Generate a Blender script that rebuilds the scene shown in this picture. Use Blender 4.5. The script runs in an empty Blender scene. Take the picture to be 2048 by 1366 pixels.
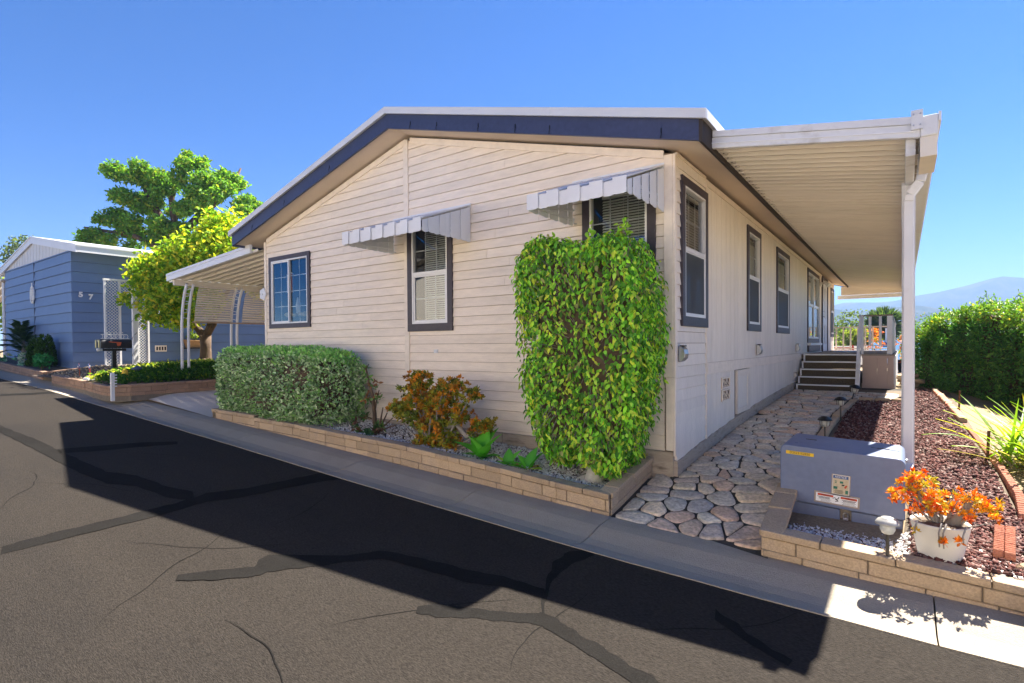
import bpy, bmesh, math, random
import numpy as np
from mathutils import Vector, Matrix
random.seed(7); RNG = np.random.default_rng(11)
SC = bpy.context.scene
COL = SC.collection

# ------------------------------------------------------------------ camera
cam_d = bpy.data.cameras.new('camera'); cam = bpy.data.objects.new('camera', cam_d); COL.objects.link(cam)
yaw, pit, rol = math.radians(-35.9926), math.radians(-0.8225), math.radians(0.3867)
fw = Vector((math.sin(yaw)*math.cos(pit), math.cos(yaw)*math.cos(pit), math.sin(pit)))
rt = Vector((math.cos(yaw), -math.sin(yaw), 0)); dn = fw.cross(rt)
rt2 = rt*math.cos(rol)+dn*math.sin(rol); dn2 = -rt*math.sin(rol)+dn*math.cos(rol)
cm = Matrix((rt2, -dn2, -fw)).transposed().to_4x4(); cm.translation = (0, 0, 1.5)
cam.matrix_world = cm
cam_d.sensor_width = 36; cam_d.lens = 36*1075.65/2048; cam_d.shift_y = 21.914/2048
cam_d.clip_start = .05; cam_d.clip_end = 20000
SC.camera = cam

# ------------------------------------------------------------------ world, sun, exposure
SUN = Vector((.567, 2.245, 3.14)).normalized()
SUN_EL = math.asin(SUN.z); SUN_AZ = math.atan2(SUN.x, SUN.y)
w = bpy.data.worlds.new('World'); SC.world = w; w.use_nodes = True
nt = w.node_tree; nt.nodes.clear()
hs = nt.nodes.new('ShaderNodeHueSaturation'); hs.inputs['Hue'].default_value = .51; hs.inputs['Saturation'].default_value = 1.38
sky = nt.nodes.new('ShaderNodeTexSky'); sky.sky_type = 'NISHITA'; sky.sun_disc = False
sky.sun_elevation = SUN_EL; sky.sun_rotation = SUN_AZ
sky.altitude = 200; sky.air_density = 0.55; sky.dust_density = 0.0; sky.ozone_density = 3.0
bg = nt.nodes.new('ShaderNodeBackground'); bg.inputs[1].default_value = 0.053
wo = nt.nodes.new('ShaderNodeOutputWorld')
nt.links.new(sky.outputs[0], hs.inputs['Color']); nt.links.new(hs.outputs[0], bg.inputs[0]); nt.links.new(bg.outputs[0], wo.inputs[0])
sl = bpy.data.lights.new('sun', 'SUN'); sun = bpy.data.objects.new('sun', sl); COL.objects.link(sun)
sl.energy = 5.0; sl.angle = math.radians(0.5); sl.color = (1, .93, .82)
sun.rotation_euler = SUN.to_track_quat('Z', 'Y').to_euler(); sun.location = SUN*40
SC.view_settings.view_transform = 'Standard'; SC.view_settings.look = 'None'
SC.view_settings.exposure = 2.25; SC.view_settings.gamma = 1
SC.cycles.use_denoising = True
SC.cycles.max_bounces = 10; SC.cycles.transparent_max_bounces = 16; SC.cycles.diffuse_bounces = 5
SC.cycles.volume_bounces = 1; SC.cycles.caustics_reflective = False; SC.cycles.caustics_refractive = False

# ------------------------------------------------------------------ helpers
class MB:
    def __init__(s): s.v = []; s.f = []
    def add(s, vs, fs):
        n = len(s.v); s.v += [tuple(v) for v in vs]; s.f += [tuple(i+n for i in f) for f in fs]; return s
    def box(s, x0, x1, y0, y1, z0, z1):
        if x0 > x1: x0, x1 = x1, x0
        if y0 > y1: y0, y1 = y1, y0
        if z0 > z1: z0, z1 = z1, z0
        return s.hexa([(x0,y0,z0),(x1,y0,z0),(x1,y1,z0),(x0,y1,z0),(x0,y0,z1),(x1,y0,z1),(x1,y1,z1),(x0,y1,z1)])
    def hexa(s, p): return s.add(p, [(0,3,2,1),(4,5,6,7),(0,1,5,4),(1,2,6,5),(2,3,7,6),(3,0,4,7)])
    def prism(s, pts, off):
        n = len(pts); o = Vector(off)
        vs = [Vector(p) for p in pts]+[Vector(p)+o for p in pts]
        return s.add(vs, [tuple(range(n))[::-1], tuple(range(n, 2*n))]+[(i, (i+1) % n, n+(i+1) % n, n+i) for i in range(n)])
    def tube(s, pts, r, n=8, cap=True):
        pts = [Vector(p) for p in pts]; m = len(pts); rs = r if isinstance(r, (list, tuple)) else [r]*m
        vs = []; ref = None
        for i, p in enumerate(pts):
            t = (pts[min(i+1, m-1)]-pts[max(i-1, 0)])
            if t.length < 1e-9: t = Vector((0,0,1))
            t.normalize()
            if ref is None: ref = t.orthogonal().normalized()
            ref = (ref-t*ref.dot(t)); ref = ref.normalized() if ref.length > 1e-6 else t.orthogonal().normalized()
            b = t.cross(ref)
            for k in range(n):
                a = 2*math.pi*k/n; vs.append(p+(ref*math.cos(a)+b*math.sin(a))*rs[i])
        fs = [(i*n+k, i*n+(k+1) % n, (i+1)*n+(k+1) % n, (i+1)*n+k) for i in range(m-1) for k in range(n)]
        if cap: fs += [tuple(range(n))[::-1], tuple(range((m-1)*n, m*n))]
        return s.add(vs, fs)
    def bar(s, a, b, wx, wy, up=(0,0,1)):
        a, b = Vector(a), Vector(b); t = (b-a).normalized(); u = Vector(up)
        if abs(t.dot(u)) > .98: u = Vector((0,1,0))
        x = t.cross(u).normalized()*wx/2; y = x.cross(t).normalized()*wy/2
        return s.hexa([a-x-y, a+x-y, a+x+y, a-x+y, b-x-y, b+x-y, b+x+y, b-x+y])
    def lathe(s, prof, c=(0,0,0), n=20):
        vs = []; c = Vector(c)
        for r, z in prof:
            for k in range(n):
                a = 2*math.pi*k/n; vs.append(c+Vector((r*math.cos(a), r*math.sin(a), z)))
        m = len(prof)
        fs = [(i*n+k, i*n+(k+1) % n, (i+1)*n+(k+1) % n, (i+1)*n+k) for i in range(m-1) for k in range(n)]
        fs += [tuple(range(n))[::-1], tuple(range((m-1)*n, m*n))]
        return s.add(vs, fs)
    def mesh(s, name, smooth=False):
        me = bpy.data.meshes.new(name); me.from_pydata(s.v, [], s.f); me.update()
        if smooth: me.shade_smooth()
        return me
    def build(s, name, mat, parent=None, smooth=False, bevel=0, local=False, seg=1):
        return obj(name, s.mesh(name, smooth), mat, parent, bevel, local, seg)

def obj(name, me, mat, parent=None, bevel=0, local=False, seg=1):
    o = bpy.data.objects.new(name, me); COL.objects.link(o)
    if mat is not None and not me.materials: me.materials.append(M[mat] if isinstance(mat, str) else mat)
    if parent is not None:
        o.parent = parent
        if not local and parent.type == 'EMPTY': o.location = -parent.location
    if bevel:
        b = o.modifiers.new('bevel', 'BEVEL'); b.width = bevel; b.segments = seg; b.limit_method = 'ANGLE'
    return o
def tag(o, label, cat, group=None, kind=None):
    if label: o['label'] = label
    if cat: o['category'] = cat
    if group: o['group'] = group
    if kind: o['kind'] = kind
    return o
def thing(name, label, cat, loc=(0,0,0), group=None, rz=0):
    o = bpy.data.objects.new(name, None); COL.objects.link(o); o.location = loc; o.rotation_euler = (0,0,rz)
    o.empty_display_size = .1
    return tag(o, label, cat, group)
def struct(o, label=None): o['kind'] = 'structure'; o['label'] = label or o.name; return o
def B(*a): return MB().box(*a)
def copy_thing(t, loc, label, rz=None):
    r = t.copy(); COL.objects.link(r); r.location = loc; r['label'] = label
    if rz is not None: r.rotation_euler = (0,0,rz)
    for ch in t.children:
        c = ch.copy(); COL.objects.link(c); c.parent = r
        for g in ch.children:
            d = g.copy(); COL.objects.link(d); d.parent = c
    return r
def text(s, size, loc, right, up, mat, parent, name, squeeze=1, ext=.0006, off=0):
    cu = bpy.data.curves.new(name, 'FONT'); cu.body = s; cu.size = size; cu.extrude = ext; cu.offset = off; cu.align_x = 'CENTER'; cu.align_y = 'CENTER'
    tmp = bpy.data.objects.new(name, cu); COL.objects.link(tmp); bpy.context.view_layer.update()
    me = bpy.data.meshes.new_from_object(tmp.evaluated_get(bpy.context.evaluated_depsgraph_get())); bpy.data.objects.remove(tmp)
    me.materials.clear(); me.materials.append(M[mat])
    o = bpy.data.objects.new(name, me); COL.objects.link(o); o['kind'] = 'stuff'
    r = Vector(right).normalized(); u = Vector(up).normalized(); n = r.cross(u)
    m = Matrix((r*squeeze, u, n)).transposed().to_4x4(); m.translation = Vector(loc)
    o.parent = parent; 
    base = Matrix.Translation(-parent.location) if parent.type == 'EMPTY' else Matrix()
    o.matrix_local = base@m
    return o
def fast(name, V, Q, mat, parent=None, col=None, smooth=False):
    V = np.asarray(V, np.float32); Q = np.asarray(Q, np.int32); me = bpy.data.meshes.new(name)
    me.vertices.add(len(V)); me.vertices.foreach_set('co', V.ravel())
    k = Q.shape[1]; me.loops.add(Q.size); me.loops.foreach_set('vertex_index', Q.ravel())
    me.polygons.add(len(Q)); me.polygons.foreach_set('loop_start', np.arange(0, Q.size, k, dtype=np.int32))
    me.update(calc_edges=True)
    if col is not None:
        a = me.color_attributes.new('tint', 'FLOAT_COLOR', 'POINT')
        c = np.ones((len(V), 4), np.float32); c[:, :3] = col; a.data.foreach_set('color', c.ravel())
    if smooth: me.shade_smooth()
    return obj(name, me, mat, parent)
def nrm(a): return a/np.maximum(np.linalg.norm(a, axis=-1, keepdims=True), 1e-9)

# ------------------------------------------------------------------ materials
M = {}
def lnk(t, a, b): t.links.new(a, b)
def mat(name, col, rough=.6, var=.08, scale=4., bump=0., bscale=60., metal=0., spec=.4, objvar=0., col2=None, fac=(.45,.6), detail=4, stretch=None, sheen=0, ramp=None, speck=None):
    m = bpy.data.materials.new(name); m.use_nodes = True; t = m.node_tree; p = t.nodes['Principled BSDF']
    p.inputs['Roughness'].default_value = rough; p.inputs['Metallic'].default_value = metal
    p.inputs['Specular IOR Level'].default_value = spec
    tc = t.nodes.new('ShaderNodeTexCoord'); vec = tc.outputs['Object']
    if stretch:
        mp = t.nodes.new('ShaderNodeMapping'); mp.inputs['Scale'].default_value = stretch; lnk(t, vec, mp.inputs[0]); vec = mp.outputs[0]
    n = t.nodes.new('ShaderNodeTexNoise'); n.inputs['Scale'].default_value = scale; n.inputs['Detail'].default_value = detail; n.inputs['Roughness'].default_value = .6
    lnk(t, vec, n.inputs['Vector'])
    rgb = t.nodes.new('ShaderNodeRGB'); rgb.outputs[0].default_value = (*col, 1); c = rgb.outputs[0]
    oi = t.nodes.new('ShaderNodeObjectInfo')
    if ramp:
        r = t.nodes.new('ShaderNodeValToRGB'); r.color_ramp.interpolation = 'LINEAR'
        e = r.color_ramp.elements
        while len(e) < len(ramp): e.new(.5)
        for i, cc in enumerate(ramp): e[i].position = i/(len(ramp)-1); e[i].color = (*cc, 1)
        lnk(t, oi.outputs['Random'], r.inputs[0]); c = r.outputs[0]
    if col2:
        mr = t.nodes.new('ShaderNodeMapRange'); mr.inputs[1].default_value, mr.inputs[2].default_value = fac
        lnk(t, n.outputs['Fac'], mr.inputs[0])
        mx = t.nodes.new('ShaderNodeMix'); mx.data_type = 'RGBA'; mx.inputs[7].default_value = (*col2, 1)
        lnk(t, mr.outputs[0], mx.inputs[0]); lnk(t, c, mx.inputs[6]); c = mx.outputs[2]
    mr = t.nodes.new('ShaderNodeMapRange'); mr.inputs[1].default_value = .25; mr.inputs[2].default_value = .75
    mr.inputs[3].default_value = 1-var; mr.inputs[4].default_value = 1+var; lnk(t, n.outputs['Fac'], mr.inputs[0])
    val = mr.outputs[0]
    if objvar:
        m2 = t.nodes.new('ShaderNodeMapRange'); m2.inputs[3].default_value = 1-objvar; m2.inputs[4].default_value = 1+objvar
        lnk(t, oi.outputs['Random'], m2.inputs[0]); mu = t.nodes.new('ShaderNodeMath'); mu.operation = 'MULTIPLY'
        lnk(t, val, mu.inputs[0]); lnk(t, m2.outputs[0], mu.inputs[1]); val = mu.outputs[0]
    if speck:
        ns = t.nodes.new('ShaderNodeTexNoise'); ns.inputs['Scale'].default_value = speck[0]; ns.inputs['Detail'].default_value = 2
        lnk(t, vec, ns.inputs['Vector']); ms = t.nodes.new('ShaderNodeMapRange'); ms.inputs[1].default_value = .3; ms.inputs[2].default_value = .7
        ms.inputs[3].default_value = 1-speck[1]; ms.inputs[4].default_value = 1+speck[1]; lnk(t, ns.outputs['Fac'], ms.inputs[0])
        mu = t.nodes.new('ShaderNodeMath'); mu.operation = 'MULTIPLY'; lnk(t, val, mu.inputs[0]); lnk(t, ms.outputs[0], mu.inputs[1]); val = mu.outputs[0]
    vm = t.nodes.new('ShaderNodeVectorMath'); vm.operation = 'SCALE'; lnk(t, c, vm.inputs[0]); lnk(t, val, vm.inputs['Scale'])
    lnk(t, vm.outputs[0], p.inputs['Base Color'])
    if bump:
        nb = t.nodes.new('ShaderNodeTexNoise'); nb.inputs['Scale'].default_value = bscale; nb.inputs['Detail'].default_value = 5
        lnk(t, vec, nb.inputs['Vector']); bp = t.nodes.new('ShaderNodeBump'); bp.inputs['Strength'].default_value = bump; bp.inputs['Distance'].default_value = .01
        lnk(t, nb.outputs['Fac'], bp.inputs['Height']); lnk(t, bp.outputs[0], p.inputs['Normal'])
    M[name] = m; return m
def leafmat(name, trans=.4, rough=.4, tmul=(1.5,1.5,.6), spec=.35):
    m = bpy.data.materials.new(name); m.use_nodes = True; t = m.node_tree; p = t.nodes['Principled BSDF']
    a = t.nodes.new('ShaderNodeAttribute'); a.attribute_name = 'tint'
    lnk(t, a.outputs['Color'], p.inputs['Base Color']); p.inputs['Roughness'].default_value = rough; p.inputs['Specular IOR Level'].default_value = spec
    tr = t.nodes.new('ShaderNodeBsdfTranslucent'); vm = t.nodes.new('ShaderNodeVectorMath'); vm.operation = 'MULTIPLY'; vm.inputs[1].default_value = tmul
    lnk(t, a.outputs['Color'], vm.inputs[0]); lnk(t, vm.outputs[0], tr.inputs[0])
    mx = t.nodes.new('ShaderNodeMixShader'); mx.inputs[0].default_value = trans
    lnk(t, p.outputs[0], mx.inputs[1]); lnk(t, tr.outputs[0], mx.inputs[2]); lnk(t, mx.outputs[0], t.nodes['Material Output'].inputs[0])
    M[name] = m; return m
def glassmat(name, refl=.35, tint=(.85,.9,.92)):
    m = bpy.data.materials.new(name); m.use_nodes = True; t = m.node_tree; t.nodes.remove(t.nodes['Principled BSDF'])
    g = t.nodes.new('ShaderNodeBsdfGlossy'); g.inputs['Roughness'].default_value = .01; g.inputs[0].default_value = (.95,.97,1,1)
    tr = t.nodes.new('ShaderNodeBsdfTransparent'); tr.inputs[0].default_value = (*tint, 1)
    fr = t.nodes.new('ShaderNodeFresnel'); fr.inputs[0].default_value = 1.5+refl*3
    mx = t.nodes.new('ShaderNodeMixShader'); lnk(t, fr.outputs[0], mx.inputs[0]); lnk(t, tr.outputs[0], mx.inputs[1]); lnk(t, g.outputs[0], mx.inputs[2])
    lnk(t, mx.outputs[0], t.nodes['Material Output'].inputs[0]); M[name] = m; return m

mat('siding', (.84,.735,.62), .62, .075, 2.2, .25, 90, objvar=.045, stretch=(1,1,6), speck=(9,.04))
mat('siding_side', (.84,.76,.665), .62, .05, 2.2, .25, 90, objvar=.04, stretch=(1,4,.6), speck=(9,.04))
mat('trim_cream', (.84,.74,.63), .6, .05, 3, .2, 80, objvar=.03, speck=(14,.05))
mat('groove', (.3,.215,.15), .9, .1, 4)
mat('base_board', (.44,.37,.3), .8, .25, 5, .6, 40, col2=(.16,.13,.1), fac=(.52,.72), stretch=(.7,.7,3))
mat('trim_dark', (.048,.038,.05), .45, .12, 8, .35, 60, speck=(30,.12))
mat('fascia_blue', (.042,.052,.11), .45, .1, 5, .15, 50, speck=(20,.08))
mat('fascia_dark', (.05,.04,.036), .75, .2, 5, .2, 50, spec=.2)
mat('soffit', (.66,.54,.42), .75, .06, 1.5, .1, 70)
mat('roof_white', (.62,.63,.66), .45, .05, 2, .05, 40)
mat('white_metal', (.72,.73,.76), .38, .05, 3, .04, 50, objvar=.03, col2=(.55,.52,.48), fac=(.62,.85))
mat('white_dirty', (.66,.67,.7), .45, .08, 4, .08, 60, col2=(.36,.33,.3), fac=(.56,.8))
mat('pan_beige', (.74,.68,.59), .5, .05, 3, .05, 60, objvar=.04, stretch=(.5,3,3), col2=(.55,.48,.39), fac=(.6,.85))
mat('vinyl_white', (.74,.74,.75), .35, .03, 5)
mat('blind', (.84,.82,.76), .5, .04, 5)
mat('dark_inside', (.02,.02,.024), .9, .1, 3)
mat('screen', (.035,.04,.05), .5, .15, 200)
mat('curtain', (.74,.69,.56), .9, .1, 4)
mat('door_white', (.62,.64,.68), .4, .04, 3, .08, 30)
mat('steel', (.45,.46,.48), .3, .05, 8, metal=.8)
mat('bronze', (.09,.08,.07), .35, .1, 20, metal=.5)
mat('black', (.012,.012,.014), .35, .15, 15)
mat('brass', (.5,.36,.1), .3, .15, 30, metal=.8)
mat('lamp_frost', (.5,.5,.46), .4, .1, 9)
mat('lamp_glass', (.55,.57,.55), .12, .2, 60, spec=.8)
mat('pewter', (.42,.41,.38), .4, .12, 20, metal=.2)
mat('asphalt', (.033,.028,.0235), .97, .25, .9, .9, 260, detail=10, speck=(170,.42), spec=.1, stretch=(.3,1,1), col2=(.0205,.018,.016), fac=(.47,.68))
mat('sealant', (.0145,.0135,.0125), .97, .2, 3, .35, 160, speck=(120,.3), spec=.04)
mat('concrete', (.34,.295,.23), .9, .15, 1.6, .45, 120, detail=8, col2=(.25,.215,.165), fac=(.48,.72), speck=(120,.12), objvar=.03)
mat('concrete_pale', (.6,.54,.45), .9, .1, 1.1, .2, 120)
mat('concrete_drive', (.55,.5,.43), .9, .1, 1.1, .35, 120, detail=8, speck=(110,.1))
mat('block_tan', (.47,.345,.22), .9, .16, 7, .6, 70, objvar=.14, detail=6, col2=(.36,.27,.19), fac=(.5,.7), speck=(90,.14))
mat('block_brown', (.33,.21,.14), .9, .16, 7, .6, 70, objvar=.14, detail=6, speck=(90,.14))
mat('mortar', (.2,.165,.125), .95, .2, 12, .6, 80)
mat('terracotta', (.46,.19,.115), .85, .14, 9, .4, 90, objvar=.1, speck=(80,.12))
mat('edge_tan', (.42,.3,.19), .9, .15, 8, .5, 60, objvar=.12)
mat('stone', (.25,.24,.23), .85, .3, 5, .9, 26, detail=8, speck=(40,.22),
    ramp=[(0.384,0.356,0.321),(0.574,0.499,0.379),(0.474,0.416,0.332),(0.715,0.570,0.390),(0.434,0.416,0.370),(0.614,0.416,0.283),(0.525,0.475,0.390),(0.665,0.451,0.283),(0.396,0.380,0.351),(0.767,0.677,0.507)])
mat('joint', (.05,.045,.04), .97, .3, 20, .7, 60)
mat('soil', (.27,.205,.125), .95, .25, 2.2, .8, 40, detail=8, col2=(.19,.135,.08), fac=(.45,.7), speck=(60,.2))
mat('soil_dark', (.13,.1,.07), .95, .3, 6, .9, 50, detail=8)
mat('terrain', (.13,.13,.07), .95, .35, .05, 0, col2=(.2,.16,.09), fac=(.45,.6), detail=8)
mat('hill', (.032,.045,.034), 1, .4, .012, 0, col2=(.055,.06,.048), fac=(.45,.6), detail=10, spec=0)
mat('box_blue', (.145,.18,.285), .42, .06, 2.5, .06, 40, col2=(.18,.205,.29), fac=(.55,.8), speck=(20,.05))
mat('pad', (.3,.255,.21), .95, .25, 12, .8, 60)
mat('yellow', (.75,.48,.02), .5, .05); mat('paper', (.72,.73,.74), .5, .03); mat('paper_tan', (.55,.46,.3), .6, .15, 60)
mat('residue', (.33,.27,.22), .8, .15, 50); mat('orange_red', (.55,.06,.015), .5, .05); mat('ink', (.02,.02,.02), .6, .02); mat('blue_ink', (.04,.1,.26), .5, .05); mat('green_ink', (.02,.16,.1), .5, .05); mat('white_ink', (.8,.8,.8), .5, .02)
mat('blue_siding', (.125,.195,.345), .55, .06, 2, .12, 60, objvar=.05)
mat('blue_trim', (.06,.085,.15), .55, .05)
mat('gable_white', (.55,.55,.56), .6, .05, 3)
mat('lattice', (.7,.7,.69), .5, .05)
mat('bark', (.1,.065,.042), .9, .35, 9, .9, 30, stretch=(1,1,.35), col2=(.2,.15,.11), fac=(.55,.75))
mat('bark_grey', (.27,.245,.22), .9, .25, 14, .8, 40, stretch=(1,1,.4))
mat('bark_pale', (.42,.4,.36), .9, .25, 14, .7, 40)
mat('twig_shade', (.1,.065,.045), .95, .4, 20)
mat('pot_white', (.68,.66,.6), .45, .06, 6, .05, 30)
mat('wicker', (.4,.24,.11), .9, .25, 40, .7, 90)
mat('carpet', (.12,.095,.065), .98, .45, 90, .9, 240)
mat('deck', (.3,.26,.22), .85, .15, 8, .3, 60)
mat('skirt_pink', (.52,.4,.34), .7, .05, 4, .1, 60)
mat('roof_blue', (.07,.15,.27), 1, .08, .6, spec=0); mat('roof_pale', (.2,.185,.17), 1, .08, .6, spec=0); mat('house_white', (.85,.79,.68), .7, .05, .5); mat('wall_pale', (.4,.37,.33), .7, .06, .5); mat('red_paint', (.3,.03,.02), .5, .1)
mat('flower_red', (.6,.1,.05), .6, .2); mat('yellow_bird', (.75,.48,.03), .5, .1); mat('pipe_blue', (.03,.045,.09), .4, .15, 10); mat('rust', (.13,.06,.03), .9, .3, 30)
mat('hanger_orange', (.5,.09,.03), .5, .1)
leafmat('leaf_hedge', .25, .6, (1.3,1.4,.6), .2); leafmat('leaf_ficus', .42, .48, (1.5,1.6,.4), .25); leafmat('leaf_succulent', .18, .5, (1.5,1.2,.5), .25)
leafmat('leaf_tree', .45, .6, (1.6,1.6,.4), .2); leafmat('leaf_dark', .3, .45, (1.4,1.5,.5), .35); leafmat('blade', .45, .45, (1.6,1.6,.4)); leafmat('rock', 0, .9, (1,1,1), .2)
glassmat('glass', .12); glassmat('glass_mirror', 1.6, (.5,.5,.5))

# ------------------------------------------------------------------ terrain functions
gx = [-60,-40,-26,-18.55,-14.4,-9.35,-6.42,-4.5,-3.14,-1.876,-.47,.46,3,8,60]
gz = [1.35,1.15,.95,.73,.60,.366,.23,.135,.077,.02,-.013,-.024,-.04,-.06,-.1]
hy = [3.3,4.1,5.08,6.07,7.24,8.65,10.3,12.2,20]
hz = [.0,.05,.24,.325,.405,.48,.54,.59,.7]
def _smooth_tab(xs, ys, n=4001, k=60):
    X = np.linspace(xs[0], xs[-1], n); Y = np.interp(X, xs, ys); ker = np.hanning(k); ker /= ker.sum()
    return X, np.convolve(np.pad(Y, k//2, mode='edge'), ker, 'same')[k//2:k//2+n]
GX, GZ = _smooth_tab(gx, gz); HX, HZ = _smooth_tab(hy, hz, 4001, 120)
def G(x): return float(np.interp(x, GX, GZ))
def H(y): return float(np.interp(y, HX, HZ))
YC = 4.1   # back of curb
def front_base(x): return float(np.interp(x, [-8.87,-6.46,-4.53,-3.13,-1.985], [.352,.256,.161,.103,.048]))
def front_cap(x): return float(np.interp(x, [-8.86,-6.46,-4.53,-3.13,-2.07], [.485,.455,.40,.32,.247]))
def drive(x, y): return .36+.1*(-8.87-x)*min(1, max(0, (y-3.9)/.6)) + (0 if y > 4.5 else (G(x)+.035-.36-0*(x))*(1-min(1, max(0, (y-3.9)/.6))))
def yard(x, y):   # neighbour's raised yard
    e = min(1, max(0, (-11.5-x)/1.2)); f = min(1, max(0, (y-3.7)/1.2))
    return .80+.2*min(e, f)+.05*min(1, max(0, (y-5)/3))
def T(x, y):
    if y < -2.8: z = G(x)+.09
    elif y < 3.9: z = G(x)-.15
    elif x > -1.9: z = H(min(y, 20))-.035-.12*max(0, x-.72)*min(1, (y-3.9))
    elif x > -8.95: z = front_base(max(-8.87, min(-1.985, x)))-.12
    elif x > -11.45: z = drive(x, y)-.04
    elif x > -80: z = yard(x, y)-.02
    else: z = 1.2
    if y > 20: z -= 7*(1-math.exp(-((y-20)/30)**2))
    if x > 2.2: z -= 5*(1-math.exp(-((x-2.2)/8)**2))*min(1, max(0, (y-6)/10))
    return z

# ------------------------------------------------------------------ ground
xs = sorted(set([-3600,-2500,-1200,-600,-300,-160,-110,-80,-60,-45,-34,-28,-24,-21,-19,-17.5,-16]+[round(-15+.25*i, 3) for i in range(0, 15)]+[-11.46,-11.44,-11,-10.5,-10,-9.5,-9.2,-8.96,-8.94,-7,-5,-3,-1.91,-1.89]+[round(-1.6+.2*i, 3) for i in range(0, 26)]+[4,5,6,8,10,14,20,30,50,90,160,300,600,1200,2500]))
ys = sorted(set([-50,-25,-10,-7,-5,-3.5,-2.85,-2.6,0,2,3,3.85,3.95]+[round(4.1+.15*i, 3) for i in range(0, 40)]+[10.5,11,12,13,14,16,18,20,22,25,28,32,37,43,50,60,75,100,140,200,300,450,700,1200,2200,3850]))
mb = MB(); mb.v = [(x, y, T(x, y)) for y in ys for x in xs]; nx = len(xs)
mb.f = [(j*nx+i, j*nx+i+1, (j+1)*nx+i+1, (j+1)*nx+i) for j in range(len(ys)-1) for i in range(nx-1)]
ground = struct(mb.build('ground', 'soil', smooth=True), 'bare tan soil ground around the houses')
M['soil'].node_tree  # near soil

# road
rx = [-60,-50,-42,-36]+[round(-30+.5*i, 2) for i in range(0, 77)]+[9,10,12,15,20,30,45]
ry = [-2.4,-2,-1,0,1,2,2.6,3,3.3,3.4]
mb = MB(); mb.v = [(x, y, G(x)+.02*min(1, max(0, (3.4-y)/2))-.02*min(1, max(0, -y/6))) for y in ry for x in rx]; nx = len(rx)
mb.f = [(j*nx+i, j*nx+i+1, (j+1)*nx+i+1, (j+1)*nx+i) for j in range(len(ry)-1) for i in range(nx-1)]
road = struct(mb.build('road', 'asphalt', smooth=True), 'worn asphalt street with sealed cracks')
def road_z(x, y): return G(x)+.02*min(1, max(0, (3.4-y)/2))-.02*min(1, max(0, -y/6))
SEALS = [
  [(-10.197, 1.859, -9.585, 1.746), (-9.556, 1.883, -8.935, 1.759), (-8.773, 1.933, -8.05, 1.772), (-8.0, 1.935, -7.33, 1.772), (-7.189, 1.945, -6.586, 1.78), (-6.475, 1.965, -6.017, 1.825), (-6.127, 2.102, -5.734, 1.966), (-5.48, 2.151, -5.15, 2.02), (-5.193, 2.239, -4.937, 2.127)],
  [(-4.871, 0.876, -4.704, 0.845), (-4.902, 1.135, -4.724, 1.093), (-4.924, 1.429, -4.731, 1.372), (-4.969, 1.84, -4.759, 1.761), (-4.982, 1.992, -4.778, 1.909), (-5.09, 2.296, -4.841, 2.182), (-4.986, 2.58, -4.746, 2.455), (-4.964, 3.061, -4.726, 2.913), (-4.968, 3.379, -4.686, 3.187), (-4.78, 3.509, -4.629, 3.397)],
  [(-7.964, 1.954, -7.699, 1.889), (-7.862, 2.32, -7.562, 2.231), (-7.759, 2.706, -7.481, 2.608), (-7.524, 3.043, -7.368, 2.979)],
  [(-3.563, 1.421, -3.478, 1.387), (-3.472, 1.577, -3.346, 1.519), (-3.329, 1.769, -3.195, 1.697), (-3.432, 1.928, -3.191, 1.791), (-3.27, 2.064, -3.091, 1.95), (-3.037, 2.25, -2.948, 2.183), (-2.915, 2.469, -2.813, 2.382), (-2.595, 2.561, -2.476, 2.442), (-2.254, 2.625, -2.136, 2.488), (-1.99, 2.702, -1.911, 2.594), (-1.75, 2.706, -1.683, 2.601)],
  [(-2.181, 2.08, -2.127, 2.028), (-2.125, 2.172, -2.027, 2.071), (-1.915, 2.271, -1.847, 2.19), (-1.69, 2.385, -1.635, 2.307), (-1.596, 2.465, -1.528, 2.36), (-1.775, 2.772, -1.639, 2.559), (-1.908, 3.075, -1.763, 2.841), (-1.909, 3.314, -1.798, 3.12), (-1.795, 3.475, -1.737, 3.363)],
  [(-1.604, 2.479, -1.519, 2.347), (-1.365, 2.417, -1.298, 2.297), (-1.137, 2.352, -1.08, 2.234), (-0.911, 2.29, -0.865, 2.172), (-0.716, 2.236, -0.681, 2.129)],
  [(-14.299, 2.617, -13.943, 2.551), (-14.204, 3.043, -13.842, 2.965), (-14.374, 3.646, -13.904, 3.526), (-14.571, 4.366, -14.045, 4.208)],
  [(-0.853, 3.108, -0.818, 2.981), (-0.633, 2.944, -0.611, 2.844), (-0.427, 2.811, -0.418, 2.749)],
]
def dense(rows, n=5):
    out = []
    for a, b in zip(rows[:-1], rows[1:]):
        for k in range(n): t = k/n; out.append(tuple(p+(q-p)*t for p, q in zip(a, b)))
    return out+[rows[-1]]
for s in SEALS:
    m = MB(); rows = dense(s)
    for i, (ax, ay, bx, by) in enumerate(rows):
        j = .008*math.sin(i*1.7+ax*5)+.005*math.sin(i*.6+bx*9); ax, ay, bx, by = ax+j, min(ay+j, 3.39), bx-j*.7, min(by+j*.5, 3.385)
        m.v += [(ax, ay, road_z(ax, ay)+.0028), (bx, by, road_z(bx, by)+.0028)]
    m.f = [(2*i, 2*i+1, 2*i+3, 2*i+2) for i in range(len(rows)-1)]
    m.build('crack_sealant', 'sealant', road)
rk = random.Random(4)
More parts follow.
